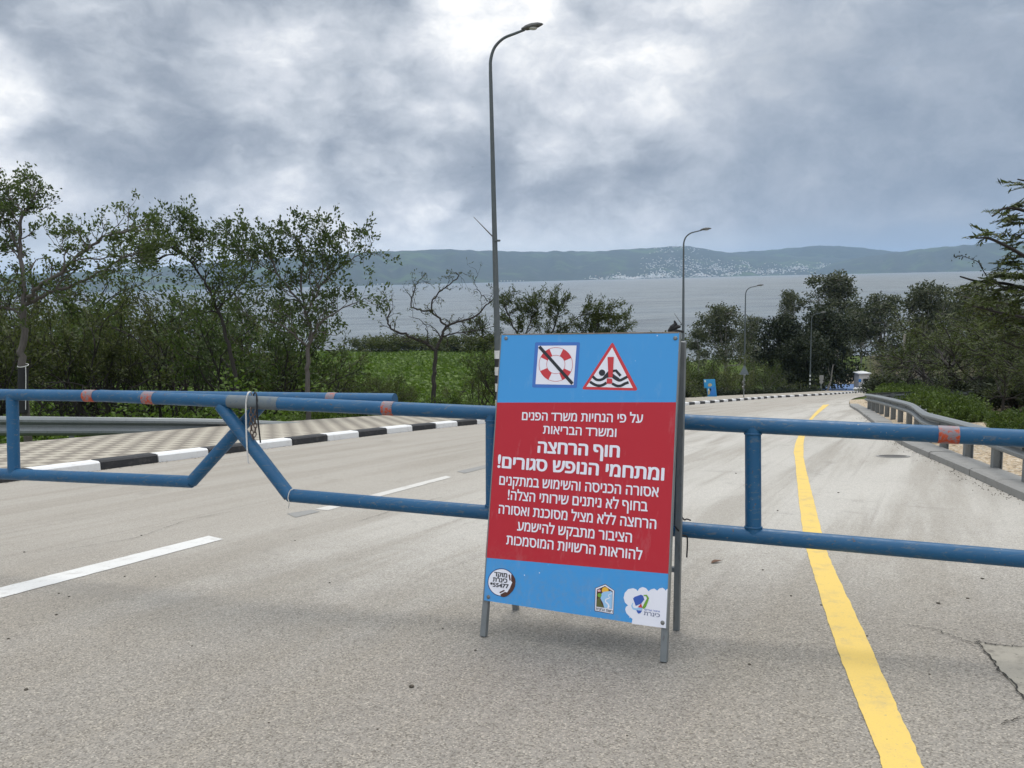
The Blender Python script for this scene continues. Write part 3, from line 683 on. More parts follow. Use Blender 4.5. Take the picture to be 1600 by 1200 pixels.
T_ = [('על פי הנחיות משרד הפנים', (817.6, 650), (1006, 655), 11.5, .028), ('ומשרד הבריאות', (851, 671.5), (965, 676.8), 11.5, .028),
      ('חוף הרחצה', (843, 699), (969.5, 706), 16, .062), ('ומתחמי הנופש סגורים!', (779, 722.5), (1037.5, 741), 16.3, .055),
      ('אסורה הכניסה והשימוש במתקנים', (781, 751.5), (1029.5, 768.5), 12.8, .028), ('בחוף לא ניתנים שירותי הצלה!', (794.6, 775), (1012.6, 791), 12.8, .028),
      ('הרחצה ללא מציל מסוכנת ואסורה', (780, 797), (1025.7, 818), 12.8, .028), ('הציבור מתבקש להישמע', (809.6, 823.5), (988.4, 839.5), 12.8, .028), ('להוראות הרשויות המוסמכות', (792, 845.5), (1004, 866), 13, .028)]
for a in T_: write(*a)
# hotline roundel
f_ = reg(755, 875, .0625); fl = Flat(); fl.disc(f_(455, 600), 22.2, 1, 1); fl.disc(f_(455, 600), 20.9, 0, 2)
fl.px(mp(f_, [(708, 392), (770, 430), (808, 500), (818, 580), (800, 700), (740, 815), (660, 900), (590, 950), (520, 972), (455, 965), (428, 905), (545, 838), (600, 850), (668, 745), (722, 620), (735, 590), (705, 560)]), 2, 3)
fl.line(mp(f_, [(655, 400), (680, 545)]), 2.2, 2, 3); fl.line(mp(f_, [(412, 862), (535, 800)]), 2.2, 2, 3)
rd = fl.build('hotline_roundel', ['print_white', 'print_navy', 'print_brown'])
write('מוקד', f_(275, 392), f_(605, 425), 6.0, .05, 5, 'print_black'); write('כינרת', f_(243, 530), f_(605, 560), 6.0, .05, 5, 'print_black'); write('*55477', f_(170, 650), f_(640, 695), 6.4, .05, 5, 'print_black', False)
# river emblem
f_ = reg(910, 895, .0875); fl = Flat(); fl.px(mp(f_, [(245, 262), (425, 185), (588, 298), (570, 722), (232, 672)]), 2, 1); fl.px(mp(f_, [(255, 268), (424, 197), (580, 302), (562, 712), (242, 662)]), 0, 2)
fl.px(mp(f_, [(276, 288), (422, 222), (556, 312), (546, 625), (264, 592)]), 2, 3); fl.disc(f_(425, 300), 5.2, 1, 4, 24); fl.px(mp(f_, [(362, 352), (400, 325), (520, 308), (552, 330), (542, 622), (408, 606), (382, 520), (340, 445)]), 3, 5)
fl.line(mp(f_, [(545, 352), (490, 370), (482, 398), (512, 425), (432, 462), (432, 500), (480, 545), (490, 580), (472, 612)]), [.9, 1.0, 1.2, 1.4, 2, 2.2, 2.4, 2.6, 3.0], 0, 6)
fl.disc(f_(325, 388), 3.2, 4, 6, 20); fl.px(mp(f_, [(268, 588), (282, 460), (330, 425), (352, 520), (402, 604)]), 5, 6); fl.px(mp(f_, [(284, 300), (330, 280), (350, 318), (300, 330)]), 6, 5)
fl.build('river_emblem', ['print_white', 'print_yellow', 'print_brown', 'print_sky', 'print_green', 'print_olive', 'print_pink']); write('רשות הכינרת', f_(258, 632), f_(553, 672), 3.6, .03, 4, 'print_black')
# cloud logo
fl = Flat(); fl.px(mp(f_, [(888, 878), (903, 795), (850, 752), (795, 692), (775, 625), (790, 580), (825, 560), (772, 505), (748, 425), (768, 335), (830, 268), (915, 250), (968, 268), (996, 300), (1025, 250), (1080, 225), (1140, 243), (1187, 298), (1230, 262), (1290, 248), (1338, 284), (1372, 246), (1430, 230), (1468, 256), (1484, 282), (1500, 256), (1524, 244), (1496, 942)]), 0, 2)
fl.px(mp(f_, [(915, 432), (945, 400), (1055, 360), (1090, 378), (1112, 445), (1060, 515), (962, 562)]), 1, 4); fl.line(mp(f_, [(1100, 372), (1150, 372), (1178, 420), (1150, 490), (1118, 560), (1092, 602)]), [1.6, 2.6, 3.2, 4, 4.6, 3.2], 2, 5, 0); fl.px(mp(f_, [(1000, 582), (1058, 515), (1080, 592)]), 3, 6)
fl.line(mp(f_, [(914, 508), (892, 560), (915, 610), (975, 622), (1030, 604), (1078, 618)]), [1, 2, 2.8, 3.4, 4.2, 3.6], 4, 3); fl.px(mp(f_, [(972, 636), (1075, 640), (1040, 690), (1005, 696), (985, 670)]), 1, 4)
fl.build('cloud_logo', ['print_white', 'print_royal', 'print_green', 'print_red', 'print_sky']); write('כינרת', f_(1105, 688), f_(1380, 722), 5.0, .012, 4, 'print_navy'); write('איגוד ערים', f_(1118, 622), f_(1382, 652), 2.2, .01, 4, 'print_royal')
# frame: square tubes behind the board, rear frame, cross braces, bolts
def sq_tube(b, a, c, s_=.034, hint=None):
    t = unit(c-a); h = axX if hint is None else hint; xx = unit(h - t*(h@t)); b.box((a+c)/2, (s_, s_, np.linalg.norm(c-a)), [xx, np.cross(t, xx), t])
apexL = PC - eX*(PW/2-.018) + eY*(PH/2-.03) - axN*(TH+.04); apexR = PC + eX*(PW/2-.018) + eY*(PH/2-.03) - axN*(TH+.04)
for s_, foot in ((-1, FL), (1, FR)):
    b = MB(); top = PC + eX*s_*(PW/2-.020) + eY*(PH/2-.02) - axN*(TH+.0175); sq_tube(b, foot-axN*(TH+.0175)*np.array([1, 1, 0])-bl, top-bl); b.build('leg', MATS['galvanised_steel'], board, bevel=.003)
rear = []
for s_, foot in ((-1, RL), (1, RR)):
    b = MB(); top = PC + eX*s_*(PW/2+.002) + eY*(PH/2-.035) - axN*(TH+.058); sq_tube(b, foot-bl, top-bl); b.build('leg', MATS['galvanised_steel'], board, bevel=.003); rear.append((foot, top))
b = MB()
(fa, ta), (fb, tb) = rear
for t_ in (.22, .93): sq_tube(b, fa+(ta-fa)*t_-bl, fb+(tb-fb)*t_-bl, .026, np.array([0, 0, 1.]))
b.build('cross_bar', MATS['galvanised_steel'], board)
b = MB(); rc = ((fa+ta)/2*.0 + (fa*.32+ta*.68) + (fb*.32+tb*.68))/2; ry = unit(ta-fa); rx = unit(tb-ta); rn = unit(np.cross(rx, ry))
b.box(rc + np.array([0, .03, .0]) - bl, (PW*.98, np.linalg.norm(ta-fa)*.60, .008), [rx, ry, rn]); b.build('rear_panel', MATS['galvanised_steel'], board)
b = MB(); b.box(PC + eY*(PH/2+.001) - axN*.03 - bl, (PW-.01, .009, .06), [eX, eY, axN]); b.build('hinge_board', MATS['hinge_wood'], board)
for (px, py) in ((762.5, 936), (1035, 969), (792, 526.5), (1056, 531)):
    u_, v_ = uv(px, py); b = MB(); b.lathe(W2(u_, v_, .0), [(.011, 0), (.011, .003), (.008, .006), (.002, .007)], 12, [eX, eY, axN]); b.build('bolt', MATS['bolt_steel'], board)
kn = MB(); kt = PC + eX*(PW/2-.035) + eY*(PH/2+.02) - axN*.03
kn.tube([kt-eX*.03-eY*.01, kt-eX*.012+eY*.015, kt+eX*.004+eY*.035-axN*.01, kt-eX*.002+eY*.05], [.009, .013, .011, .004], 7); kn.tube([kt-eX*.02, kt+eX*.02+eY*.018, kt+eX*.032+eY*.016], [.009, .01, .006], 7); kn.tube([kt-eX*.02-eY*.012, kt+eX*.01-eY*.004, kt+eX*.05-eY*.01], [.008, .008, .006], 7)
tag(kn.build('rag', material('black_cord', color=(.012, .012, .013), rough=.8)), 'knotted scrap of black cloth on the top corner of the board', 'rag')

# ================================================================== THE GATE BARRIER
def m_gate(k, b):
    p = objco(k); n = k.noise(p, 3.5, 6, .65); f = k.noise(p, 28, 5, .65); g = k.noise(k.mapping(p, scale=(.6, 3, 3)), 9, 6, .7)
    c = k.mix(n, (.007, .068, .155), (.013, .105, .228)); c = k.mix(k.math('MULTIPLY', k.mr(g, .54, .72), .7), c, (.06, .12, .185)); c = k.mix(k.mr(f, .66, .70), c, (.10, .075, .06)); sc = k.noise(k.mapping(p, scale=(1.2, 9, 9)), 5, 5, .7, .6); c = k.mix(k.math('MULTIPLY', k.mr(sc, .56, .66), .8), c, (.10, .13, .155)); ch_ = k.noise(p, 55, 3, .6); c = k.mix(k.math('MULTIPLY', k.mr(ch_, .66, .70), k.mr(n, .45, .6)), c, (.19, .20, .20))
    k.put(b.inputs['Base Color'], c); k.put(b.inputs['Roughness'], k.mr(f, .3, .7, .36, .58)); k.put(b.inputs['Normal'], k.bump(f, .12, .003)); b.inputs['Specular IOR Level'].default_value = .4
material('blue_gate_paint', m_gate)
def m_tape(k, b):
    p = objco(k); f = k.noise(p, 45, 5, .7); n = k.noise(p, 14, 4, .6)
    z = k.sep(k.new('ShaderNodeNewGeometry').outputs['Normal'])[2]
    wear = k.math('ADD', k.math('MULTIPLY_ADD', z, .10, f), k.math('MULTIPLY', n, .5)); c = k.mix(k.mr(wear, .66, .80), (.42, .055, .012), (.20, .17, .19)); c = k.mix(k.mr(f, .60, .66, 0, .6), c, (.09, .04, .03))
    k.put(b.inputs['Base Color'], c); b.inputs['Roughness'].default_value = .5
material('orange_tape', m_tape)
material('grey_sleeve', m_paint((.13, .155, .165), (.05, .09, .16), .8, 15)); material('white_rope', m_paint((.62, .61, .58), (.30, .29, .27), .6, 60)); material('rust_chain', m_paint((.12, .09, .075), (.05, .03, .02), .7, 40))
def gz(px): return 1/(.2049 + 5.67e-5*(px-760))
GP = lambda px, py, dz=0.0: PD(px, py, gz(px)+dz)
RAD = .044
def gate(name, loc, label):
    return empty(name, loc, label, 'gate')
hp = GP(1840, 790); hp[2] = float(road(hp[1]))
g1 = gate('barrier_gate', hp, 'longer blue tubular gate, passing behind the warning board, its lower rail kinked up'); o1 = hp
def part(root, org, name, pts, rad=RAD, mat='blue_gate_paint', n=18, caps=True):
    b = MB(); b.tube(np.asarray(pts)-org, rad, n); return b.build(name, MATS[mat], root, smooth=True)
topR = lambda x: 618.3 + (x-157)*.0462 - 1.2*math.sin(math.pi*min(max((x-157)/1433, 0), 1))
botR = lambda x: 774.3 + (x-457)*.0868
part(g1, o1, 'top_rail', [GP(x, topR(x)) for x in (157, 480, 760, 1065, 1400, 1600, 1840)])
part(g1, o1, 'lower_rail', [GP(x, botR(x)) for x in (452, 760, 1065, 1590, 1840)])
part(g1, o1, 'diagonal_rail', [GP(345, 634), GP(452.5, 774.4)])
def weld(root, org, c, ax_, r=RAD):
    t = unit(ax_); u = unit(np.cross(t, [.3, .9, .1])); w2 = np.cross(t, u); rnd = random.Random(int(c[0]*1000)); b = MB()
    b.tube([c-org+(u*math.cos(a)+w2*math.sin(a))*(r+rnd.uniform(-.001, .0015)) for a in np.linspace(0, 2*math.pi, 25)], .0055, 6, cap=False); b.build('weld', MATS['blue_gate_paint'], root, smooth=True)
for x in (770, 1177):
    a_, b2 = GP(x-.5, topR(x)), GP(x, botR(x)); weld(g1, o1, a_+(b2-a_)*.078, b2-a_, RAD*.99); weld(g1, o1, b2-(b2-a_)*.078, b2-a_, RAD*.99)
for x in (770, 1177): part(g1, o1, 'upright', [GP(x-.5, topR(x)), GP(x, botR(x))], RAD*.98)
part(g1, o1, 'hinge_post', [GP(1845, topR(1845)-35), hp-np.array([0, 0, .2])], .075)
def band(root, org, px, fy, wpx, mat='orange_tape', dz=0, r=RAD+.0022, ends=True):
    b = MB(); b.tube(np.array([GP(px-wpx/2, fy(px-wpx/2), dz), GP(px+wpx/2, fy(px+wpx/2), dz)])-org, r, 20); return b.build('tape_band', MATS[mat], root, smooth=True)
band(g1, o1, 235, topR, 17); band(g1, o1, 608, topR, 17); band(g1, o1, 1481, topR, 33)
o = band(g1, o1, 398, topR, 78, 'grey_sleeve', r=RAD+.0012); o.name = 'worn_sleeve'
hp2 = GP(-420, 735, .16); hp2[2] = float(road(hp2[1]))
g2 = gate('barrier_gate', hp2, 'shorter blue tubular gate on the left, its end behind the longer gate'); o2 = hp2
topL = lambda x: 616.5 + (x)*.0139; botL = lambda x: 740.2 + x*.0421
DZ = .145
part(g2, o2, 'top_rail', [GP(x, topL(x), DZ) for x in (-420, 0, 300, 617)])
part(g2, o2, 'lower_rail', [GP(x, botL(x), DZ) for x in (-420, 0, 300)])
part(g2, o2, 'diagonal_rail', [GP(299.5, 752.6, DZ), GP(408, 632, DZ)])
part(g2, o2, 'upright', [GP(19, topL(19), DZ), GP(22, botL(22), DZ)])
part(g2, o2, 'hinge_post', [GP(-424, topL(-424)-30, DZ), hp2-np.array([0, 0, .2])], .075)
band(g2, o2, 142, topL, 16, dz=DZ); band(g2, o2, 520, topL, 14, dz=DZ)
# ropes, cord, chain, ties
def wire(name, pts, r, mat, label, cat, n=6, sm=8, org=None):
    p = catmull(pts, sm); b = MB(); b.tube(p, r, n); return tag(b.build(name, MATS[mat], None, smooth=True), label, cat)
o_ = -.052
wire('rope', [GP(394, 617, .06), GP(391, 612.5, .0), GP(387, 616, o_), GP(384.5, 630, o_), GP(384.5, 655, -.055), GP(385.5, 690, -.06), GP(387.5, 718, -.055), GP(389, 724, -.05)], .0058, 'white_rope', 'pale rope hanging from the top rail where the gates cross', 'rope')
wire('cord', [GP(395, 622, .07), GP(398, 613.5, 0), GP(401, 618, o_), GP(401.5, 640, o_), GP(404, 665, -.04), GP(407, 692, -.03)], .0052, 'black_cord', 'black cord hanging from the top rail beside the pale rope', 'cord')
wire('string', [GP(457, 764, .03), GP(459, 763.5, -.035), GP(453, 767, -.056), GP(450, 778, -.058), GP(452, 786, -.05), GP(450.5, 794, -.03)], .0032, 'white_rope', 'thin white string tied round the elbow of the lower rail', 'string')
ch = empty('chain', GP(396, 640, -.02), 'rusty chain hanging behind the rope where the gates cross', 'chain'); co = np.array(ch.location)
cpath = catmull([GP(392, 638, -.06), GP(392, 655, -.05), GP(393, 672, -.03), GP(396, 684, -.02), GP(399, 670, -.02), GP(398, 652, -.04), GP(399, 640, -.06)], 4)
cb = MB(); ln = resample3 = None
s_ = np.concatenate([[0], np.cumsum(np.linalg.norm(np.diff(cpath, axis=0), axis=1))]); q_ = np.arange(.012, s_[-1], .031)
for i, dd in enumerate(q_):
    c = np.array([np.interp(dd, s_, cpath[:, j]) for j in range(3)]); t = unit(np.array([np.interp(dd+.005, s_, cpath[:, j]) - np.interp(dd-.005, s_, cpath[:, j]) for j in range(3)]))
    side = unit(np.cross(t, [0, 1, .2])) if i % 2 else unit(np.cross(t, np.cross(t, [0, 1, .2])))
    ring = [c + t*.019*math.cos(a) + side*.0105*math.sin(a) - co for a in np.linspace(0, 2*math.pi, 13)]
    lb = MB(); lb.tube(ring, .0038, 6, cap=False); lb.build('link', MATS['rust_chain'], ch, smooth=True)
rl = (RR*.62 + rear[1][1]*.38)
wire('cable_tie', [PD(1060, 798, 4.37), PD(1063, 804, 4.40), PD(1069, 812, 4.43), PD(1073, 811, 4.44), PD(1079, 813, 4.455)], .0042, 'black_cord', 'black cable tie end sticking up where the board meets the lower rail', 'cable tie')
wire('cable_tie', [PD(1054, 822, 4.37), PD(1061, 830, 4.39), PD(1066, 836, 4.43), PD(1073, 838, 4.45), PD(1074, 850, 4.45), PD(1073, 871, 4.45)], .0042, 'black_cord', 'black cable tie tail hanging below the lower rail beside the board', 'cable tie')

# ================================================================== STREET LAMPS
material('lamp_steel', m_paint((.085, .10, .105), (.16, .165, .16), .5, 5)); material('lamp_housing', m_paint((.10, .10, .095), (.20, .20, .19), .4, 8)); material('lamp_glass', color=(.55, .56, .55), rough=.25)
material('band_white', m_paint((.62, .62, .60), (.25, .24, .22), .4, 8)); material('band_black', color=(.018, .018, .02), rough=.6)
material('dry_wood', color=(.12, .10, .085), rough=.8)
def lamp(base, topz, az, label, rr, reach=1.75):
    o = empty('street_lamp', base, label, 'street lamp', 'street lamps down the left side of the road', rz=az)
    H = topz - base[2]; zb = H - 1.05
    b = MB(); hs = np.linspace(0, zb, 9); b.tube([(0, 0, h-.3 if h == 0 else h) for h in hs], [rr*(1-.52*h/zb) for h in hs], 14); b.build('pole', MATS['lamp_steel'], o, smooth=True)
    ra = rr*.46; pts = catmull([(0, 0, zb), (.02, 0, zb+.35), (.16, 0, zb+.68), (.46, 0, zb+.90), (.85, 0, zb+.99), (reach-.60, 0, zb+1.05)], 6)
    b = MB(); b.tube(pts, np.linspace(ra, ra*.7, len(pts)), 10); b.build('arm', MATS['lamp_steel'], o, smooth=True)
    x0 = reach-.68; zc = zb+1.07; tilt = .09; b = MB(); prof = [(0, .06, .05), (.10, .10, .075), (.14, .13, .09), (.32, .145, .11), (.52, .12, .085), (.64, .06, .04), (.68, .02, .01)]
    vs = []; n = 14
    for (dx_, wy, hz_) in prof:
        for j in range(n):
            a = 2*math.pi*j/n; s_ = math.sin(a); vs.append((x0+dx_, wy*math.cos(a), zc + dx_*tilt + (hz_*s_ if s_ > 0 else hz_*.55*s_)))
    m = len(prof); fs = [(i*n+j, (i+1)*n+j, (i+1)*n+(j+1) % n, i*n+(j+1) % n) for i in range(m-1) for j in range(n)] + [tuple(range(n)), tuple((m-1)*n+j for j in range(n-1, -1, -1))]
    b.add(vs, fs); hd = b.build('lamp_head', MATS['lamp_housing'], o, smooth=True)
    b = MB(); b.lathe((x0+.36, 0, zc+.36*tilt-.055), [(.04, -.035), (.10, -.02), (.125, 0), (.125, .012)], 16); b.build('lens', MATS['lamp_glass'], hd, smooth=True)
    for i in range(8):
        z0 = .02+i*.265; r1 = rr*(1-.52*z0/zb)+.004; r2 = rr*(1-.52*(z0+.265)/zb)+.004
        b = MB(); b.tube([(0, 0, z0), (0, 0, z0+.262)], [r1, r2], 16); b.build('painted_band', MATS['band_white' if i % 2 else 'band_black'], o, smooth=True)
    b = MB(); b.box((0, 0, .0), (.42, .42, .05)); b.build('base_plate', MATS['lamp_steel'], o, bevel=.006)
    return o
AZ = R(-24)
lamps = []
for (px, Y, topy, lab, rr, ln) in ((780, 25.5, 55, 'tall grey street lamp rising behind the warning board, nearest of the row', .112, 0), (1067, 52, 361, 'grey street lamp seen just right of the warning board, second of the row', .112, 0), (1162.5, 80, 447, 'grey street lamp behind the triangular road sign, third of the row', .11, 0), (1265, 104.5, 489, 'farthest grey street lamp, by the dark trees at the foot of the road', .11, 0)):
    yy = 650 if px < 800 else 620
    r_ = ray(px, yy); x = r_[0]/r_[1]*Y; bz = float(zwalk(np.array(x), np.array(Y))) if x < lineX(KL, Y) else float(road(Y))
    rt_ = ray(px, topy); tz = CAM[2] + rt_[2]/rt_[1]*Y
    lamps.append(lamp((x, Y, bz), tz, AZ, lab, rr))
def stick(o, root_px, tip_px, Y, name='bracket_rod'):
    a = CAM + ray(*root_px)*(Y/ray(*root_px)[1]); c = CAM + ray(*tip_px)*((Y-.25)/ray(*tip_px)[1]); M_ = Matrix.Rotation(-AZ, 3, 'Z'); loc = np.array(o.location)
    pa = M_@Vector(a-loc); pc = M_@Vector(c-loc); b = MB(); b.tube([pa, pa*.5+pc*.5, pc], [.022, .016, .008], 6); b.build(name, MATS['dry_wood'], o, smooth=True)
    b = MB(); b.lathe((pa.x, pa.y, pa.z), [(.10, -.03), (.12, -.02), (.12, .02), (.10, .03)], 12); b.build('clamp', MATS['lamp_steel'], o, smooth=True)
stick(lamps[0], (776, 376), (740, 339), 25.5); stick(lamps[1], (1065.5, 507), (1053, 489), 52)

# ================================================================== GUARDRAILS
def w_profile(h): return [(0, h*.5), (.03, h*.46), (.075, h*.34), (.075, h*.22), (.0, h*.06), (.0, -h*.06), (.075, -h*.22), (.075, -h*.34), (.03, -h*.46), (0, -h*.5)]
def guardrail(name, label, pts, h, centre, post_pts, post_h, side, post_w=.11):
    base = np.array([pts[0][0], pts[0][1], pts[0][2]]); o = empty(name, base, label, 'guardrail'); P_ = np.asarray(pts)
    t = np.gradient(P_[:, :2], axis=0); t /= np.linalg.norm(t, axis=1)[:, None]; nr = np.stack([-t[:, 1], t[:, 0]], 1)*side
    pr = w_profile(h); vs = []
    for i in range(len(P_)):
        for sgn, (a, z) in [(1, q) for q in pr] + [(0, q) for q in pr[::-1]]:
            a2 = a if sgn else a-.006; vs.append((P_[i][0]+nr[i][0]*a2-base[0], P_[i][1]+nr[i][1]*a2-base[1], P_[i][2]+centre+z-base[2]))
    m = 2*len(pr); fs = [(i*m+j, i*m+(j+1) % m, (i+1)*m+(j+1) % m, (i+1)*m+j) for i in range(len(P_)-1) for j in range(m)] + [tuple(range(m)), tuple((len(P_)-1)*m+j for j in range(m-1, -1, -1))]
    b = MB(); b.add(vs, fs); bm_ = b.build('beam', MATS['galvanised_steel'], o)
    for (x, y, z, tx, ty) in post_pts:
        n2 = np.array([-ty, tx])*side; c = np.array([x, y, z]) - np.append(n2*.07, 0) - base; ax = [(tx, ty, 0), (n2[0], n2[1], 0), (0, 0, 1)]
        b = MB(); b.box(c+np.array([0, 0, (post_h-.5)/2]), (.012, .10, post_h+.5), ax)
        for s2 in (-1, 1): b.box(c+np.append(n2*s2*.05, (post_h-.5)/2), (post_w, .010, post_h+.5), ax)
        b.build('post', MATS['galvanised_steel'], o)
        b = MB(); b.lathe(c+np.append(n2*.078, centre), [(.018, -.004), (.018, .006), (.008, .012)], 8, [(tx, ty, 0), (0, 0, 1), (n2[0], n2[1], 0)]); b.build('bolt', MATS['bolt_steel'], bm_)
    return o
# right: along the kerb, posts about 1.3 m apart near, following the bend
gl = [G(*p) for p in ((1690, 810), (1595, 766), (1543, 740), (1500, 721), (1467, 707), (1444, 696))]
g2d = [q[:2] for q in gl]; ko = np.array([line_at(KR, np.array([y_]), o_)[0] for y_, o_ in ((16.5, .58), (19, .50), (22, .40), (24.5, .33), (26.8, .30))]); e_ = ko[-1]; g2d = catmull(list(g2d)+list(ko)+[e_+np.array([1.25, 1.9]), e_+np.array([2.4, 2.7]), e_+np.array([4.0, 2.7]), e_+np.array([5.8, 2.1])], 8)
g2d = np.vstack([g2d[0]+(g2d[0]-g2d[6])*4, g2d]); L3 = np.column_stack([g2d, road(g2d[:, 1])+.05])
s_ = np.concatenate([[0], np.cumsum(np.linalg.norm(np.diff(g2d, axis=0), axis=1))])
def at_s(d_):
    x, y = np.interp(d_, s_, g2d[:, 0]), np.interp(d_, s_, g2d[:, 1]); x2, y2 = np.interp(d_+.1, s_, g2d[:, 0]), np.interp(d_+.1, s_, g2d[:, 1]); t = unit((x2-x, y2-y)); return (x, y, float(road(y))+.04, t[0], t[1])
i5 = s_[np.argmin(np.linalg.norm(g2d-gl[1][:2], axis=1))]; st = np.mean(np.diff([s_[np.argmin(np.linalg.norm(g2d-q[:2], axis=1))] for q in gl[1:5]]))
guardrail('guardrail', 'long galvanised guardrail curving down the right side of the road', L3, .245, .425, [at_s(d_) for d_ in np.arange(i5-st*2, s_[-1]-.3, st)], .52, 1)
# left: behind the pavement
lt = [PD(-330, 664, 16.4), PD(0, 665.5, 18.0), PD(200, 666.5, 19.4), PD(348, 668, 20.8), PD(470, 672, 22.3)]
lp = catmull(lt, 8); lp3 = lp.copy(); lp3[:, 2] -= .55
pp = []
for q in lp[2::5]: pp.append((q[0], q[1], q[2]-.62, *unit(lp[-1][:2]-lp[0][:2])))
guardrail('guardrail', 'galvanised guardrail behind the checkered pavement on the left', lp3, .45, .55, pp, .62, -1)

# ================================================================== FAR ROADSIDE THINGS
def at_y(px, py, Y): r = ray(px, py); return CAM + r*(Y/r[1])
def zg(x, y): return float(zwalk(np.array(x), np.array(y))) if lineX(KL, y)-5.2 < x < lineX(KL, y) else (float(road(y)) if lineX(KL, y) <= x <= lineX(KR, y) else float(terrain(np.array(x), np.array(y))))
# triangular sign, seen from behind
Y = 60.0; a = at_y(1162, 621, Y); bz = zg(a[0], Y); o = empty('road_sign', (a[0], Y, bz), 'triangular road sign seen from behind on a thin pole beside the kerb', 'road sign')
tp = at_y(1161.5, 572, Y)[2]-bz; b = MB(); b.tube([(0, 0, -.2), (0, 0, tp-.1)], .04, 8); b.build('pole', MATS['galvanised_steel'], o, smooth=True)
b = MB(); w_ = .36; zt, zb_ = tp, tp-.64; b.add([(-w_, -.045, zb_), (w_, -.045, zb_), (.05, -.045, zt), (-.05, -.045, zt), (-w_, -.065, zb_), (w_, -.065, zb_), (.05, -.065, zt), (-.05, -.065, zt)], [(0, 1, 2, 3), (7, 6, 5, 4), (0, 4, 5, 1), (1, 5, 6, 2), (2, 6, 7, 3), (3, 7, 4, 0)]); b.box((0, -.075, zb_+.15), (.5, .02, .05)); b.build('sign_plate', MATS['grey_sleeve'], o)
for z_, w_ in ((tp-1.22, .07), (tp-1.62, .085)): b = MB(); b.lathe((-.07, 0, z_), [(.03, -.10), (w_, -.06), (w_, .06), (.03, .10)], 10); b.build('reflector', MATS['bolt_steel'], o, smooth=True)
# square and round plates on a pole farther down
Y = 98.0; a = at_y(1282.5, 613.5, Y); bz = zg(a[0], Y); o = empty('road_sign', (a[0], Y, bz), 'square plate above a round plate on one grey post, by the far blue paving', 'road sign')
tp = at_y(1283, 586.5, Y)[2]-bz; b = MB(); b.tube([(0, 0, -.2), (0, 0, tp)], .07, 8); b.build('pole', MATS['galvanised_steel'], o, smooth=True)
b = MB(); b.box((0, -.09, tp-.28), (.52, .03, .56)); b.build('square_plate', MATS['kerb_concrete'], o, bevel=.01); b = MB(); b.lathe((0, -.09, tp-.80), [(.24, -.015), (.24, .015)], 20, [(1, 0, 0), (0, 0, 1), (0, 1, 0)]); b.build('round_plate', MATS['kerb_concrete'], o)
# blue cut-out board by the hedge
material('board_blue', m_paint((.03, .27, .55), (.06, .38, .66), .5, 2)); material('board_deep_blue', color=(.03, .20, .55), rough=.5); material('board_tan', color=(.50, .40, .22), rough=.6); material('board_pale', color=(.60, .66, .60), rough=.6)
Y = 62.5; f_ = reg(1080, 560, .075); o3 = at_y(*f_(435, 815), Y); bz = zg(o3[0], Y); o = empty('information_board', (o3[0], Y, bz), 'small bright blue cut-out board standing by the hedge left of the triangular road sign', 'board')
dzz = bz - o3[2]
def B3(x, y, h): q = at_y(*f_(x, y), Y) - o3; return (q[0], h, q[2]*(1+0*dzz))
def slab(name, pts, h0, h1, mat, par):
    b = MB(); n = len(pts); b.add([B3(*p, h0) for p in pts]+[B3(*p, h1) for p in pts], [tuple(range(n)), tuple(range(2*n-1, n-1, -1))]+[(i, i+n, (i+1) % n+n, (i+1) % n) for i in range(n)]); return b.build(name, MATS[mat], par)
pb = slab('panel', [(262, 462), (496, 455), (534, 815), (345, 815), (325, 640), (272, 636)], 0, .08, 'board_blue', o)
slab('picture', [(372, 640), (492, 600), (520, 792), (400, 800)], -.012, -.002, 'board_deep_blue', pb); slab('picture', [(345, 575), (365, 545), (400, 538), (430, 555), (432, 585), (400, 605), (360, 605)], -.012, -.002, 'board_tan', pb)
slab('picture', [(268, 475), (305, 472), (308, 515), (275, 520)], -.012, -.002, 'board_pale', pb); slab('picture', [(370, 640), (405, 645), (420, 690), (380, 700), (350, 720), (345, 680)], -.012, -.002, 'board_pale', pb); slab('picture', [(345, 690), (395, 700), (385, 760), (350, 780)], -.02, -.013, 'board_tan', pb)
# ticket booth at the foot of the road
material('booth_wall', m_paint((.60, .56, .52), (.40, .34, .29), .5, 1.5)); material('booth_white', m_paint((.74, .74, .73), (.5, .5, .48), .3, 2)); material('dark_window', color=(.02, .022, .026), rough=.15)
Y = 116.0; a = at_y(1349.5, 616, Y); bz = zg(a[0], Y); o = empty('ticket_booth', (a[0], Y, bz), 'small pale booth with flat white roof and dark hatch at the foot of the road', 'booth')
b = MB(); b.box((0, .9, 1.12), (1.5, 1.7, 2.3)); b.build('wall', MATS['booth_wall'], o, bevel=.02)
b = MB(); b.box((0, .9, 2.33), (1.95, 2.1, .12)); b.lathe((0, .9, 2.39), [(1.0, 0), (.5, .16), (.05, .22)], 4, [(math.sqrt(.5), math.sqrt(.5), 0), (-math.sqrt(.5), math.sqrt(.5), 0), (0, 0, 1)]); b.build('roof', MATS['booth_white'], o)
wn = MB(); wn.box((.22, .03, 1.34), (.72, .06, .42)); wn = wn.build('window', MATS['dark_window'], o); b = MB(); b.box((.22, -.02, 1.10), (.84, .16, .05)); b.build('sill', MATS['booth_white'], wn)
b = MB(); b.box((.30, .035, .52), (.85, .05, .95)); b.build('counter_front', MATS['booth_white'], o); b = MB(); b.box((-.62, .02, 1.30), (.34, .05, .42)); b.build('blue_notice', MATS['board_deep_blue'], o)
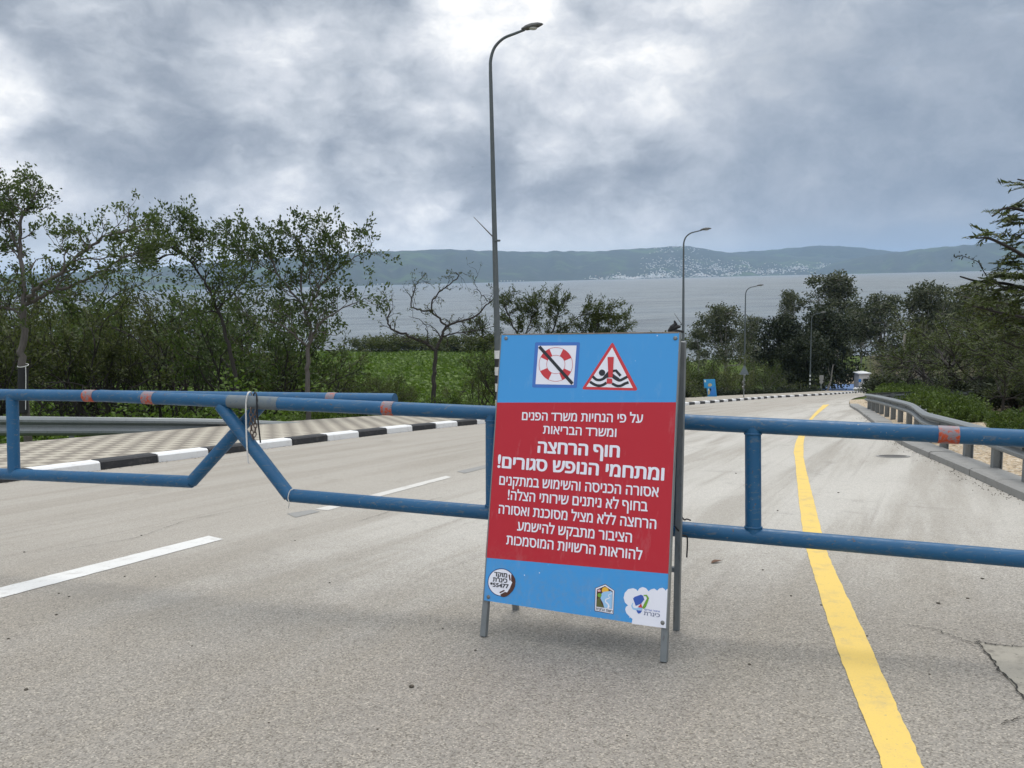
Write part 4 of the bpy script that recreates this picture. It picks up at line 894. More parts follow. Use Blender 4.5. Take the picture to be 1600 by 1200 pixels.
for i, (px, t_, Yp) in enumerate(((1344.8, 557, 126), (1351.8, 560, 127), (1358.6, 556, 128))):
    a = at_y(px, 600, Yp); bz = zg(a[0], Yp); tz = at_y(px, t_, Yp)[2]; o = MB(); o.tube([(0, 0, -.3), (0, 0, tz-bz)], [.055, .035], 7); o.lathe((0, 0, tz-bz), [(.03, 0), (.07, .04), (.05, .1)], 8); o.lathe((0, 0, -.05), [(.16, 0), (.16, .1), (.07, .2)], 8)
    tag(o.build('flagpole', MATS['galvanised_steel'], None, smooth=True, loc=(a[0], Yp, bz)), ('bare pole behind the left edge of the ticket booth', 'bare pole behind the middle of the ticket booth', 'bare pole behind the right edge of the ticket booth')[i], 'pole', 'bare poles behind the ticket booth')
a = at_y(1338, 594, 140); bz = zg(a[0], 140); b = MB(); b.box((0, 0, .85), (.24, .14, 2.0)); b.box((0, 0, 1.9), (.30, .2, .10)); tag(b.build('marker_post', MATS['booth_white'], None, bevel=.02, loc=(a[0], 140, bz)), 'short white post left of the ticket booth on the beach track', 'post')
a = at_y(1410.5, 590, 62); bz = zg(a[0], 62); tz = at_y(1410.5, 523, 62)[2]; b = MB(); b.tube([(0, 0, -.3), (0, 0, tz-bz)], [.10, .075], 9); b.lathe((0, 0, tz-bz), [(.09, -.06), (.10, 0), (.03, .06)], 9); tag(b.build('wooden_pole', material('pole_wood', color=(.33, .30, .25), rough=.8), None, smooth=True, loc=(a[0], 62, bz)), 'pale pole standing among the dark trees on the right', 'pole')
def boulder(rng, r, flat=.7):
    bm = bmesh.new(); bmesh.ops.create_icosphere(bm, subdivisions=2, radius=r)
    ph = rng.uniform(0, 6, 6)
    for v_ in bm.verts:
        q = v_.co.normalized(); s_ = 1+.16*math.sin(q.x*4+ph[0])*math.cos(q.y*3+ph[1])+.10*math.sin(q.z*7+ph[2]+q.x*5); v_.co *= s_; v_.co.z *= flat
    me = bpy.data.meshes.new('stone'); bm.to_mesh(me); bm.free(); return me
rng = np.random.default_rng(4)
material('white_stone', m_paint((.72, .71, .69), (.45, .43, .4), .4, 3)); material('dark_clod', m_paint((.045, .036, .024), (.12, .10, .07), .6, 60)); material('leaf_brown', color=(.10, .045, .02), rough=.7)
for i, px in enumerate((1336, 1341.5, 1347, 1353, 1360)):
    Yb = 112.5; a = at_y(px, 617, Yb); me = boulder(rng, .32, .75); me.materials.append(MATS['white_stone']); o = bpy.data.objects.new('painted_stone', me); o.location = (a[0], Yb, zg(a[0], Yb)+.12); link(o); tag(o, 'white painted stone in the short row in front of the ticket booth', 'stone', 'white painted stones before the booth')

# ---- manhole, clod, leaf, pebbles on the road
q = G(1395, 713); o = empty('manhole_cover', (q[0], q[1], float(road(q[1]))), 'dark round manhole cover in the road near the right kerb', 'manhole cover'); sl_ = unit((0, 1, -.135)); ax_ = [(1, 0, 0), tuple(sl_), tuple(np.cross((1, 0, 0), sl_))]
material('cast_iron', m_paint((.055, .05, .045), (.15, .13, .11), .5, 12))
b = MB(); b.lathe((0, 0, 0), [(.20, -.01), (.20, .007), (.17, .009), (.02, .009)], 32, ax_); b.build('lid', MATS['cast_iron'], o); b = MB()
for rr_ in (.215,): b.lathe((0, 0, 0), [(.245, -.01), (.245, .005), (.215, .006)], 32, ax_)
b.build('rim', MATS['kerb_concrete'], o)
bpy.context.view_layer.update()
def drop(name, px, py, r, mat, label, cat, group=None, flat=.65, rz=0):
    q = G(px, py); me = boulder(rng, r, flat); me.materials.append(MATS[mat]); o = bpy.data.objects.new(name, me); o.location = (q[0], q[1], float(road(q[1]))+r*flat*.55); o.rotation_euler = (0, 0, rng.uniform(0, 6)); link(o); return tag(o, label, cat, group)
drop('mud_clod', 643, 1075, .0125, 'dark_clod', 'dark clod of mud on the asphalt in the foreground', 'clod')
PEB = 'small dark pebble lying loose on the road'
for px, py, r in ((653, 1076, .005), (221, 837, .011), (38, 863, .012), (195, 901, .010), (108, 933, .010), (92, 928, .009), (88, 961, .011), (41, 1079, .012), (13, 999, .010), (461, 845, .009), (515, 911, .009), (243, 902, .008), (1666//2+20, 877, .010), (743, 1017, .009), (692, 983, .008), (1236, 932, .010), (1171, 1039, .010), (1283, 946, .009), (1512, 936, .012), (1466, 944, .015), (1535, 905, .013), (1355, 995, .008), (1386, 1157, .007), (1192, 891, .010), (1452, 1055, .007), (441//2+200, 1130, .006), (590, 1140, .006), (980, 1150, .006), (300, 1010, .007), (1215, 798, .012), (1150, 740, .015), (1310, 770, .014)):
    drop('pebble', px, py, r*.8, 'dark_clod', PEB, 'pebble', 'small dark pebbles scattered on the road', flat=.5)
q = G(1119, 880); b = MB(); lf = [(-.05, 0, .004), (-.025, .018, .014), (.01, .022, .016), (.055, .004, .006), (.012, -.016, .010), (-.02, -.014, .012)]; b.add(lf+[(x, y, z+.002) for x, y, z in lf], [tuple(range(5, -1, -1)), tuple(range(6, 12))]+[(i, (i+1) % 6, (i+1) % 6+6, i+6) for i in range(6)]); b.tube([(.05, .004, .006), (.08, .012, .003)], .0015, 5)
o = b.build('fallen_leaf', MATS['leaf_brown'], None, loc=(q[0], q[1], float(road(q[1]))+.003)); o.rotation_euler = (-.11, 0, .5); tag(o, 'dry brown fallen leaf on the road right of the board', 'leaf')
# ---- birds
def bird(px, py, Dp, label, sc):
    p = PD(px, py, Dp); b = MB(); b.lathe((0, 0, 0), [(.01, -.2), (.05, -.12), (.06, 0), (.04, .12), (.008, .18)], 8, [(0, 1, 0), (0, 0, 1), (1, 0, 0)])
    for s2 in (-1, 1): b.add([(.06, s2*.03, .02), (-.06, s2*.03, .02), (-.10, s2*.30, .11), (.0, s2*.34, .13), (-.14, s2*.58, .03), (-.08, s2*.30, .12)], [(0, 1, 2, 3) if s2 > 0 else (3, 2, 1, 0), (3, 2, 4) if s2 > 0 else (4, 2, 3)])
    o = b.build('bird', MATS['band_black'], None, loc=p); o.scale = (sc,)*3; o.rotation_euler = (.2, 0, 1.1); tag(o, label, 'bird')
bird(738.5, 261, 90, 'dark bird flying left of the nearest lamp pole', .42); bird(1198, 331, 150, 'tiny dark bird flying above the far town', .4); bird(813, 241, 150, 'tiny dark bird flying right of the nearest lamp pole', .35)

# grit and dry leaf crumbs gathered along the foot of the kerbs
rg = np.random.default_rng(77); gv, gf = [], []
for L_, s_, y0, y1, n_ in ((KL, 1, 9, 27, 520), (KR, -1, 6, 22, 420)):
    yy_ = y0 + (y1-y0)*rg.random(n_)**1.4; p_ = line_at(L_, yy_); off_ = np.abs(rg.normal(0, .11, n_))+.01; xx_ = p_[:, 0] + s_*off_
    for x, y in zip(xx_, yy_):
        z = float(road(y))+.002; r_ = rg.uniform(.004, .014); a = rg.uniform(0, 6.3); o_ = len(gv)
        gv += [(x+r_*math.cos(a+q)*rg.uniform(.5, 1.2), y+r_*math.sin(a+q)*rg.uniform(.5, 1.2), z) for q in (0, 2.1, 4.2)] + [(x, y, z+r_*.7)]; gf += [(o_, o_+1, o_+3), (o_+1, o_+2, o_+3), (o_+2, o_, o_+3)]
b = MB(); b.add(gv, gf); o = b.build('grit', MATS['dark_clod']); tag(o, 'dark grit and crumbs gathered along the foot of the kerbs', 'grit', kind='stuff')

# ================================================================== VEGETATION
def m_leaf(lo, mid, hi, trans=.25):
    def f(k, b):
        g = k.new('ShaderNodeNewGeometry'); r = g.outputs['Random Per Island']; oi = k.new('ShaderNodeObjectInfo').outputs['Random']
        c = k.ramp(r, [(0, lo), (.55, mid), (1, hi)])
        n = k.noise(k.new('ShaderNodeTexCoord').outputs['Object'], .9, 3, .6); c = k.mix(k.mr(n, .35, .68, 0, .55), c, hi)
        c = k.mix(1.0, c, k.mix(oi, (.86, .88, .88), (1.14, 1.10, 1.02)), 'MULTIPLY')
        k.put(b.inputs['Base Color'], c); b.inputs['Roughness'].default_value = .6; b.inputs['Specular IOR Level'].default_value = .22
        t = k.new('ShaderNodeBsdfTranslucent'); k.put(t.inputs[0], k.mix(1.0, c, (1.3, 1.5, .7), 'MULTIPLY')); mx = k.new('ShaderNodeMixShader'); mx.inputs[0].default_value = trans
        out = [n_ for n_ in k.n if n_.type == 'OUTPUT_MATERIAL'][0]; k.put(mx.inputs[1], b.outputs[0]); k.put(mx.inputs[2], t.outputs[0]); k.put(out.inputs[0], mx.outputs[0])
    return f
material('leaf_green', m_leaf((.024, .040, .014), (.056, .084, .027), (.096, .126, .042))); material('leaf_olive', m_leaf((.026, .033, .014), (.060, .072, .026), (.105, .118, .042)))
material('leaf_feather', m_leaf((.016, .026, .010), (.040, .056, .017), (.074, .092, .027))); material('leaf_eucalyptus', m_leaf((.018, .025, .016), (.052, .064, .038), (.115, .125, .075), .15)); material('leaf_dark', m_leaf((.008, .012, .008), (.020, .028, .015), (.040, .050, .024), .12))
material('leaf_hedge', m_leaf((.024, .040, .011), (.056, .086, .019), (.095, .135, .033))); material('leaf_field', m_leaf((.040, .070, .012), (.085, .135, .022), (.13, .19, .040)))
def m_bark(a, c2):
    def f(k, b):
        p = objco(k); n = k.noise(k.mapping(p, scale=(1, 1, .25)), 14, 6, .65); k.put(b.inputs['Base Color'], k.mix(n, a, c2)); b.inputs['Roughness'].default_value = .9; k.put(b.inputs['Normal'], k.bump(n, .5, .02))
    return f
material('bark_grey', m_bark((.045, .038, .034), (.135, .118, .105))); material('bark_dark', m_bark((.014, .012, .010), (.042, .035, .029))); material('bark_pale', m_bark((.14, .125, .11), (.34, .31, .275)))

def leaves(C, rng, ln, wd, up=.35, jit=0.0, D=None):
    # rhombic leaves at points C; D gives their long axis
    C = np.asarray(C, float); n = len(C); C = C + rng.normal(0, jit, (n, 3)) if jit else C
    a = rng.normal(0, 1, (n, 3)) if D is None else np.asarray(D) + rng.normal(0, .35, (n, 3)); a /= np.linalg.norm(a, axis=1)[:, None]
    nn = rng.normal(0, 1, (n, 3)); nn[:, 2] += up*3; b = np.cross(nn, a); b /= np.linalg.norm(b, axis=1)[:, None]+1e-9
    L = ln*rng.uniform(.6, 1.35, n)[:, None]/2; W = wd*rng.uniform(.7, 1.3, n)[:, None]/2; m = C + a*L*.1
    v = np.stack([C-a*L, m+b*W, C+a*L, m-b*W], 1).reshape(-1, 3); q = np.arange(4*n).reshape(n, 4); return v, q
def grow(rng, tubes, tips, base, dirv, L, r, lvl, p):
    n = 5; pts = [np.array(base, float)]; dcur = unit(dirv)
    for i in range(n): dcur = unit(dcur + rng.normal(0, p['wig'], 3) + np.array([0, 0, p['up']*(1 if lvl else .3)])); pts.append(pts[-1] + dcur*L/n)
    pts = np.array(pts); tubes.append((pts, np.linspace(r, r*.55, n+1), lvl))
    if lvl >= p['lv']: tips.append(pts); return
    k_ = p['kids'][min(lvl, len(p['kids'])-1)]
    for j in range(k_):
        t = rng.uniform(.35, 1.0) if j < k_-1 else 1.0; i = min(int(t*n), n-1); q = pts[i] + (pts[i+1]-pts[i])*(t*n-i); dl = unit(pts[i+1]-pts[i]); perp = unit(np.cross(dl, rng.normal(0, 1, 3))); a = p['spread']*rng.uniform(.6, 1.3) if j < k_-1 else p['spread']*.35
        grow(rng, tubes, tips, q, dl*math.cos(a)+perp*math.sin(a)*np.array([1, 1, p.get('flat', 1)]), L*p['ls']*rng.uniform(.75, 1.2), r*.58, lvl+1, p)
def tube_mesh(tubes, sides=(8, 6, 5, 4)):
    b = MB()
    for pts, rad, lvl in tubes: b.tube(pts, rad, sides[min(lvl, len(sides)-1)], cap=lvl == 0)
    return b
def tip_points(tips, rng, per, spread):
    out = []; D = []
    for t in tips:
        u = rng.uniform(.0, 1.05, per)*(len(t)-1); i = np.clip(u.astype(int), 0, len(t)-2); q = t[i] + (t[i+1]-t[i])*(u-i)[:, None]; out.append(q + rng.normal(0, spread, (per, 3))); D.append(np.repeat(unit(t[-1]-t[0])[None], per, 0))
    return np.concatenate(out), np.concatenate(D)
def finish(o, tubes, leafV, leafQ, bark, leaf, smooth=True):
    tube_mesh(tubes).build('trunk', MATS[bark], o, smooth=smooth); np_mesh('crown', leafV, leafQ, MATS[leaf], o)

# ---- the trees behind the left pavement, their limbs led along the photograph's
def led_tree(name, label, base_px, z0, limbs, seed, bark, leaf, p, per, ln, wd, jit, group=None, fr=.5, r0=.09, cat='tree'):
    rng = np.random.default_rng(seed); bpt = PD(*base_px, z0); gz_ = float(terrain(np.array(bpt[0]), np.array(bpt[1]))); base = np.array([bpt[0], bpt[1], gz_]); o = empty(name, base, label, cat, group)
    tubes, tips = [], []
    for L_ in limbs:
        pts = [PD(x, y, z0+dz_)-base for x, y, dz_ in L_[0]]
        if L_[2] == 'trunk': pts = [np.array([0, 0, -.3])] + pts
        c = catmull(pts, 5); c[1:-1] += rng.normal(0, .02, (len(c)-2, 3)); rad = np.linspace(L_[1], L_[1]*(.72 if L_[2] == 'trunk' else .28), len(c)); tubes.append((c, rad, 0))
        if L_[2] == 'trunk': continue
        seglen = np.linalg.norm(np.diff(c, axis=0), axis=1).sum(); nk = int(L_[3]*seglen*(1.5 if leaf == 'leaf_green' else 1))
        for j in range(nk):
            t = (j+rng.random())/nk*(1-fr)+fr*1.0 if nk > 1 else 1; t = min(.999, max(.12, (j+rng.random())/max(nk, 1)*.9+.12)); i = int(t*(len(c)-1)); q = c[i]; dl = unit(c[min(i+1, len(c)-1)]-c[i-1 if i else 0]); perp = unit(np.cross(dl, rng.normal(0, 1, 3))); a = rng.uniform(.5, 1.15)
            grow(rng, tubes, tips, q, dl*math.cos(a)+perp*math.sin(a)+np.array([0, 0, .15]), p['L']*rng.uniform(.5, 1.25), max(.008, rad[i]*.5), 1, p)
        tips.append(c[-4:])
    C, D = tip_points(tips, rng, per, jit); 
    v, q = leaves(C, rng, ln, wd, .25, 0, D); finish(o, tubes, v, q, bark, leaf); return o
PT = dict(wig=.22, up=.04, lv=3, kids=(3, 3, 3), spread=.75, ls=.62, L=.85)
led_tree('tree', 'grey-barked tree at the far left, black wrap and white tie on its trunk', (36, 600), 20.5, [
    ([(36, 600, 0), (36, 540, 0), (37, 480, 0)], .105, 'trunk'),
    ([(37, 482, 0), (36, 430, .1), (31, 385, .2), (34, 335, .1), (43, 326, .0), (52, 310, -.1)], .062, 'b', 4.2), ([(34, 420, .1), (22, 368, .4), (6, 340, .6), (-8, 324, .7)], .04, 'b', 4.5),
    ([(38, 478, 0), (60, 450, -.3), (96, 424, -.6), (125, 398, -.7), (160, 372, -.9), (198, 362, -1.0), (216, 354, -1.1)], .060, 'b', 3.6), ([(40, 476, 0), (75, 460, .2), (115, 446, .5), (155, 425, .7), (190, 405, .8), (228, 392, .9)], .050, 'b', 3.4),
    ([(36, 484, 0), (15, 482, -.3), (-15, 476, -.6), (-60, 455, -.8)], .045, 'b', 4), ([(118, 404, -.7), (100, 390, -.6), (97, 378, -.5), (102, 368, -.4)], .018, 'b', 5), ([(122, 404, -.7), (160, 404, -.7), (200, 398, -.6), (240, 380, -.5)], .022, 'b', 4.5), ([(34, 330, .1), (18, 312, .5), (8, 312, .8)], .022, 'b', 7)],
    1, 'bark_grey', 'leaf_green', dict(PT, L=.50, kids=(3, 3, 2)), 11, .085, .056, .06)
wrapb = PD(36, 600, 20.5); b = MB(); b.tube([PD(36, 645, 20.5), PD(36, 575, 20.5)], .118, 12); b.build; o = b.build('trunk_wrap', MATS['black_cord'], None, smooth=True); tr = [x for x in S.objects if x.name.startswith('tree')][0]; o.parent = tr; o.matrix_parent_inverse = Matrix.Translation(-Vector(tr.location))
b = MB(); ring = [PD(36, 571, 20.5)+np.array([.122*math.cos(a), .122*math.sin(a), .03*math.sin(a)]) for a in np.linspace(0, 2*math.pi, 17)]; b.tube(ring, .012, 5, cap=False); b.tube([PD(40, 571, 20.37), PD(40.5, 590, 20.37), PD(40, 640, 20.37)], .010, 5); o = b.build('tie_string', MATS['white_rope'], None, smooth=True); o.parent = tr; o.matrix_parent_inverse = Matrix.Translation(-Vector(tr.location))
led_tree('tree', 'leafy slender tree forking low in the middle of the left-hand row', (481, 612), 25, [
    ([(481, 612, 0), (481, 575, 0), (481, 543, 0)], .085, 'trunk'), ([(482, 545, 0), (486, 520, .1), (477, 484, .2), (455, 455, .3), (432, 425, .3), (420, 398, .2), (412, 384, .1)], .05, 'b', 4.2), ([(483, 543, 0), (489, 522, -.2), (506, 500, -.4), (543, 478, -.6), (575, 466, -.7)], .04, 'b', 4),
    ([(480, 490, .2), (497, 452, .3), (524, 424, .4), (552, 402, .5), (580, 390, .5)], .04, 'b', 4.4), ([(480, 541, 0), (455, 520, -.3), (430, 505, -.5), (400, 498, -.7), (372, 480, -.8)], .035, 'b', 3.6), ([(478, 482, .2), (470, 440, .5), (478, 395, .6), (468, 382, .6), (464, 368, .6)], .035, 'b', 5), ([(497, 452, .3), (505, 410, .0), (498, 385, -.1), (503, 384, -.1)], .022, 'b', 6), ([(437, 430, .3), (400, 410, .4), (378, 392, .5), (366, 384, .5)], .02, 'b', 6)],
    2, 'bark_grey', 'leaf_green', dict(PT, L=.66, kids=(3, 3, 2)), 11, .11, .066, .07)
led_tree('tree', 'broad-leaved tree leaning left between the far-left tree and the slender forked tree', (372, 625), 29, [
    ([(372, 625, 0), (362, 560, 0), (350, 508, 0)], .09, 'trunk'), ([(350, 510, 0), (342, 487, 0), (330, 460, .1), (316, 434, .1), (300, 412, .2), (285, 396, .2), (264, 386, .3), (270, 372, .3)], .06, 'b', 4.5), ([(332, 462, 0), (345, 455, -.4), (364, 459, -.6), (380, 478, -.7), (388, 500, -.8)], .035, 'b', 3), ([(300, 412, .2), (318, 385, .4), (328, 384, .6), (316, 374, .7)], .03, 'b', 6), ([(285, 396, .2), (255, 400, 0), (232, 410, -.2), (224, 395, -.3)], .03, 'b', 6), ([(262, 380, .3), (243, 378, .3), (236, 366, .3)], .022, 'b', 7), ([(340, 485, 0), (372, 450, .3), (395, 415, .6), (400, 390, .8)], .04, 'b', 4.5), ([(262, 378, .3), (282, 370, .2), (294, 364, .1)], .02, 'b', 7)],
    3, 'bark_dark', 'leaf_green', dict(PT, L=.72, kids=(3, 3, 2)), 11, .12, .07, .08)
led_tree('tree', 'nearly bare small tree with curling branches against the water left of the board', (677, 612), 30, [
    ([(677, 612, 0), (679, 575, 0), (681, 545, 0)], .095, 'trunk'), ([(680, 547, 0), (668, 538, -.1), (653, 531, -.2), (630, 521, -.3), (611, 514, -.4), (606, 499, -.4), (608, 480, -.3), (602, 468, -.2)], .06, 'b', 4.5), ([(682, 545, 0), (690, 525, .1), (698, 510, .2), (721, 502, .3), (747, 491, .4), (763, 473, .5), (775, 468, .6)], .06, 'b', 4.5),
    ([(698, 510, .2), (686, 498, .2), (674, 486, .3), (677, 468, .3), (692, 452, .3), (708, 440, .4), (716, 432, .4), (711, 426, .4)], .042, 'b', 5), ([(674, 487, .3), (656, 484, .1), (642, 478, 0), (645, 462, 0), (650, 447, 0), (656, 438, 0), (664, 430, .1)], .034, 'b', 5), ([(668, 538, -.1), (668, 518, -.4), (658, 500, -.6), (640, 495, -.8)], .024, 'b', 2.8), ([(763, 471, .5), (748, 455, .5), (742, 442, .5), (745, 432, .5)], .018, 'b', 3.5), ([(690, 525, .1), (720, 520, -.3), (752, 515, -.6), (775, 508, -.8)], .03, 'b', 2.8)],
    4, 'bark_dark', 'leaf_olive', dict(PT, L=.42, wig=.34, lv=3, kids=(3, 2, 2), ls=.62, flat=.6, up=.0), 3, .12, .03, .04)
PF = dict(PT, L=.62, kids=(3, 3), lv=2, flat=.45, up=.02, wig=.25)
led_tree('tree', 'feathery flat-topped tree behind the nearest lamp pole, against the water', (850, 640), 33, [
    ([(850, 640, 0), (846, 600, 0), (843, 565, 0)], .09, 'trunk'), ([(843, 567, 0), (815, 535, 0), (800, 505, 0), (790, 480, .1), (786, 470, .2)], .05, 'b', 8), ([(843, 567, 0), (855, 535, -.2), (868, 505, -.3), (872, 480, -.4), (866, 472, -.4)], .045, 'b', 9), ([(845, 570, 0), (890, 540, 0), (930, 520, 0), (937, 500, 0), (955, 492, 0)], .04, 'b', 9), ([(843, 567, 0), (800, 545, .5), (760, 530, .8), (735, 515, 1)], .04, 'b', 8), ([(855, 535, -.2), (890, 505, -.2), (912, 492, -.2), (925, 492, -.2)], .03, 'b', 10), ([(815, 535, 0), (830, 500, .3), (840, 482, .5), (820, 474, .5)], .03, 'b', 10), ([(890, 540, 0), (925, 530, .3), (960, 522, .5), (975, 514, .6)], .025, 'b', 9)],
    6, 'bark_dark', 'leaf_feather', PF, 24, .17, .036, .07)

# ---- generic bushes and trees, copied
def bush_mesh(seed, h, wd, nst, per, ln, lw, bark, leaf, name, lab, cat, p=None, clear=0.0):
    rng = np.random.default_rng(seed); o = empty(name, (0, 0, -900), lab, cat); tubes, tips = [], []
    pp_ = dict(wig=.20, up=.05, lv=3, kids=(4, 3, 3), spread=.72, ls=.62); pp_.update(p or {})
    for i in range(nst):
        a = 2*math.pi*(i+rng.random()*.6)/nst; s_ = rng.uniform(.25, .62)*wd/h*1.6
        grow(rng, tubes, tips, (math.cos(a)*.12, math.sin(a)*.12, -.2), (math.cos(a)*s_, math.sin(a)*s_, 1), h*rng.uniform(.40, .55), .05*h/4.5, 0, pp_)
    C, D = tip_points(tips, rng, per, ln*.9)
    if clear:
        top = np.percentile(C[:, 2], 98); kp_ = (C[:, 2] > clear*top) | (rng.random(len(C)) < .07); C, D = C[kp_], D[kp_]
    v, q = leaves(C, rng, ln, lw, .25, 0, D); finish(o, tubes, v, q, bark, leaf); return o
BL = ['dense dark multi-stemmed bush', 'olive multi-stemmed bush with thin twigs', 'leafy green bush']
thick = [bush_mesh(31, 4.6, 4.0, 7, 30, .11, .055, 'bark_dark', 'leaf_olive', 'bush', '-', 'bush', None, .48), bush_mesh(32, 5.0, 4.4, 7, 28, .11, .05, 'bark_dark', 'leaf_olive', 'bush', '-', 'bush', dict(up=.02), .5), bush_mesh(33, 4.2, 4.4, 7, 30, .11, .062, 'bark_dark', 'leaf_green', 'bush', '-', 'bush', None, .45)]
def put(protos, used, i, x, y, rz, sc, label, group, dz_=0):
    z = float(terrain(np.array(x), np.array(y))) + dz_
    pr = protos[i]
    if i not in used:
        used.add(i); pr.location = (x, y, z); pr.rotation_euler = (0, 0, rz); pr.scale = (sc,)*3; pr['label'] = label; pr['group'] = group; return pr
    return copy_thing(pr, (x, y, z), rz, sc, label, group)
rng = np.random.default_rng(8); used = set(); grp = 'bushes behind the left pavement'
spots = [(-60, 30, 470), (15, 34, 500), (85, 36, 490), (150, 33, 480), (262, 35, 480), (385, 34, 488), (425, 36, 540), (520, 36, 555), (575, 37, 590), (606, 33, 592), (742, 33, 575), (800, 33, 545), (-20, 40, 425), (125, 44, 428), (205, 46, 458), (300, 46, 462), (410, 47, 450), (940, 36, 545), (1010, 38, 540), (870, 37, 530)]
def real_h(o): c_ = [x for x in o.children if x.name.startswith('crown')][0]; z_ = np.empty(len(c_.data.vertices)*3, np.float32); c_.data.vertices.foreach_get('co', z_); return float(np.percentile(z_.reshape(-1, 3)[:, 2], 98.5))
where = ['at the far left edge', 'right of the wrapped trunk', 'under the far-left tree', 'below the long grey limb', 'under the leaning tree', 'left of the forked trunk', 'close by the forked trunk', 'right of the forked trunk', 'halfway to the bare tree', 'low beside the bare tree', 'low, right of the bare tree', 'at the nearest lamp pole', 'deep at the far left', 'in the back row on the left', 'in the back row below the hill gap', 'in the back row behind the leaning tree', 'in the back row behind the forked tree', 'behind the board, left', 'behind the board, right', 'behind the middle of the board']
rh = [real_h(q) for q in thick]
for j, (px, Y, ty) in enumerate(spots):
    i = j % 3; x = at_y(px, 600, Y)[0]; sc = (at_y(px, ty, Y)[2]-float(terrain(np.array(x), np.array(Y))))/rh[i]; put(thick, used, i, x, Y, rng.uniform(0, 6), sc, BL[i]+' '+where[j], grp)
# low shrubs just behind the left guardrail
low = [bush_mesh(41, 1.5, 2.4, 8, 34, .10, .055, 'bark_dark', 'leaf_hedge', 'shrub', '-', 'shrub', dict(lv=2, spread=.9)), bush_mesh(42, 1.3, 2.6, 8, 34, .09, .04, 'bark_dark', 'leaf_olive', 'shrub', '-', 'shrub', dict(lv=2, spread=1.0))]
usl = set(); places = ['first', 'second', 'third', 'fourth', 'fifth', 'sixth', 'seventh', 'eighth', 'ninth', 'tenth', 'eleventh', 'twelfth', 'thirteenth', 'fourteenth', 'fifteenth', 'sixteenth', 'seventeenth', 'eighteenth']
for j, px in enumerate(np.linspace(-30, 740, 18)):
    Y = 22.0 + j*.42 + rng.uniform(-.4, .8); x = at_y(px+rng.uniform(-12, 12), 640, Y)[0]; put(low, usl, j % 2, x, Y, rng.uniform(0, 6), rng.uniform(.75, 1.2), ('leafy green' if j % 2 == 0 else 'dull olive')+' low shrub along the back of the left pavement, '+places[j]+' from the left', 'low shrubs along the left pavement')

# ---- distant trees: trunk, limbs and clustered leaf masses with gaps
def clump_tree(seed, h, wd, trunk_h, lobes, ncl, per, ln, lw, bark, leaf, name, r0, cl=.55, shell=.55):
    rng = np.random.default_rng(seed); o = empty(name, (0, 0, -900), '-', 'tree'); tubes = []; top = np.array([rng.normal(0, .3), rng.normal(0, .3), trunk_h]); tr_ = catmull([(0, 0, -.4), (rng.normal(0, .2), rng.normal(0, .2), trunk_h*.5), top], 5); tubes.append((tr_, np.linspace(r0, r0*.7, len(tr_)), 0))
    lob = []
    for i in range(lobes):
        a = rng.uniform(0, 6.3); rr = wd/2*math.sqrt(rng.random())*.72; z = trunk_h + (h-trunk_h)*(i+.5)/lobes*.86+.0; taper = 1-.55*max(0, (z-trunk_h)/(h-trunk_h)-.35)
        lob.append((np.array([rr*taper*math.cos(a), rr*taper*math.sin(a), z]), np.array([wd*.27, wd*.27, (h-trunk_h)*.20])*rng.uniform(.75, 1.15)))
    lob.append((np.array([0, 0, h-(h-trunk_h)*.16]), np.array([wd*.22, wd*.22, (h-trunk_h)*.16])))
    C = []
    for c, rad in lob:
        st = tr_[int(len(tr_)*rng.uniform(.55, .98))]; mid_ = (st+c)/2+rng.normal(0, .3, 3); tubes.append((catmull([st, mid_, c], 4), np.linspace(r0*.42, r0*.1, 9), 1))
        n = ncl; dv = rng.normal(0, 1, (n, 3)); dv /= np.linalg.norm(dv, axis=1)[:, None]; rd = (shell + (1-shell)*rng.random(n))[:, None]; cen = c + dv*rd*rad
        for q in cen[rng.random(n) < .30]: tubes.append((np.array([c, (c+q)/2+rng.normal(0, .1, 3), q]), np.array([r0*.12, r0*.08, r0*.04]), 2))
        C.append((cen[:, None, :] + rng.normal(0, cl, (n, per, 3))*np.array([1, 1, .7])).reshape(-1, 3))
    C = np.concatenate(C); v, q = leaves(C, rng, ln, lw, .15); finish(o, tubes, v, q, bark, leaf); return o
euc = [clump_tree(51, 15, 9, 5.5, 9, 26, 26, .46, .20, 'bark_pale', 'leaf_eucalyptus', 'eucalyptus_tree', .32, .42), clump_tree(52, 16, 7, 6.5, 8, 24, 26, .46, .20, 'bark_pale', 'leaf_eucalyptus', 'eucalyptus_tree', .30, .40), clump_tree(53, 13, 11, 4.0, 10, 26, 26, .46, .2, 'bark_pale', 'leaf_eucalyptus', 'eucalyptus_tree', .32, .45)]
use = set(); ge = 'tall trees along the far shore'
def far(protos, used_, i, px, topy, Y, label, group, rz=None, hh=None, wfac=1.0, dz_=0):
    p = at_y(px, 560, Y); z = float(terrain(np.array(p[0]), np.array(Y))); H = at_y(px, topy, Y)[2]-z; sc = H/real_h(protos[i]); o = put(protos, used_, i, p[0], Y, rng.uniform(0, 6) if rz is None else rz, sc, label, group, dz_); o.scale = (sc*wfac, sc*wfac, sc); return o
far(euc, use, 2, 1135, 480, 108, 'rounded eucalyptus standing alone left of the third street lamp', ge, hh=13.3); far(euc, use, 1, 1228, 457, 150, 'slim eucalyptus with a round tuft rising over the dark tree at the water', ge, hh=16.2, wfac=.85)
far(euc, use, 0, 1306, 430, 150, 'tallest eucalyptus, rising above the farthest lamp against the lake', ge, hh=15.2, wfac=1.15); far(euc, use, 2, 1180, 497, 125, 'broad eucalyptus right behind the third street lamp', ge, hh=13.3, wfac=.7); far(euc, use, 1, 1092, 515, 135, 'small pale eucalyptus at the water just right of the board', ge, hh=16.2, wfac=.9)
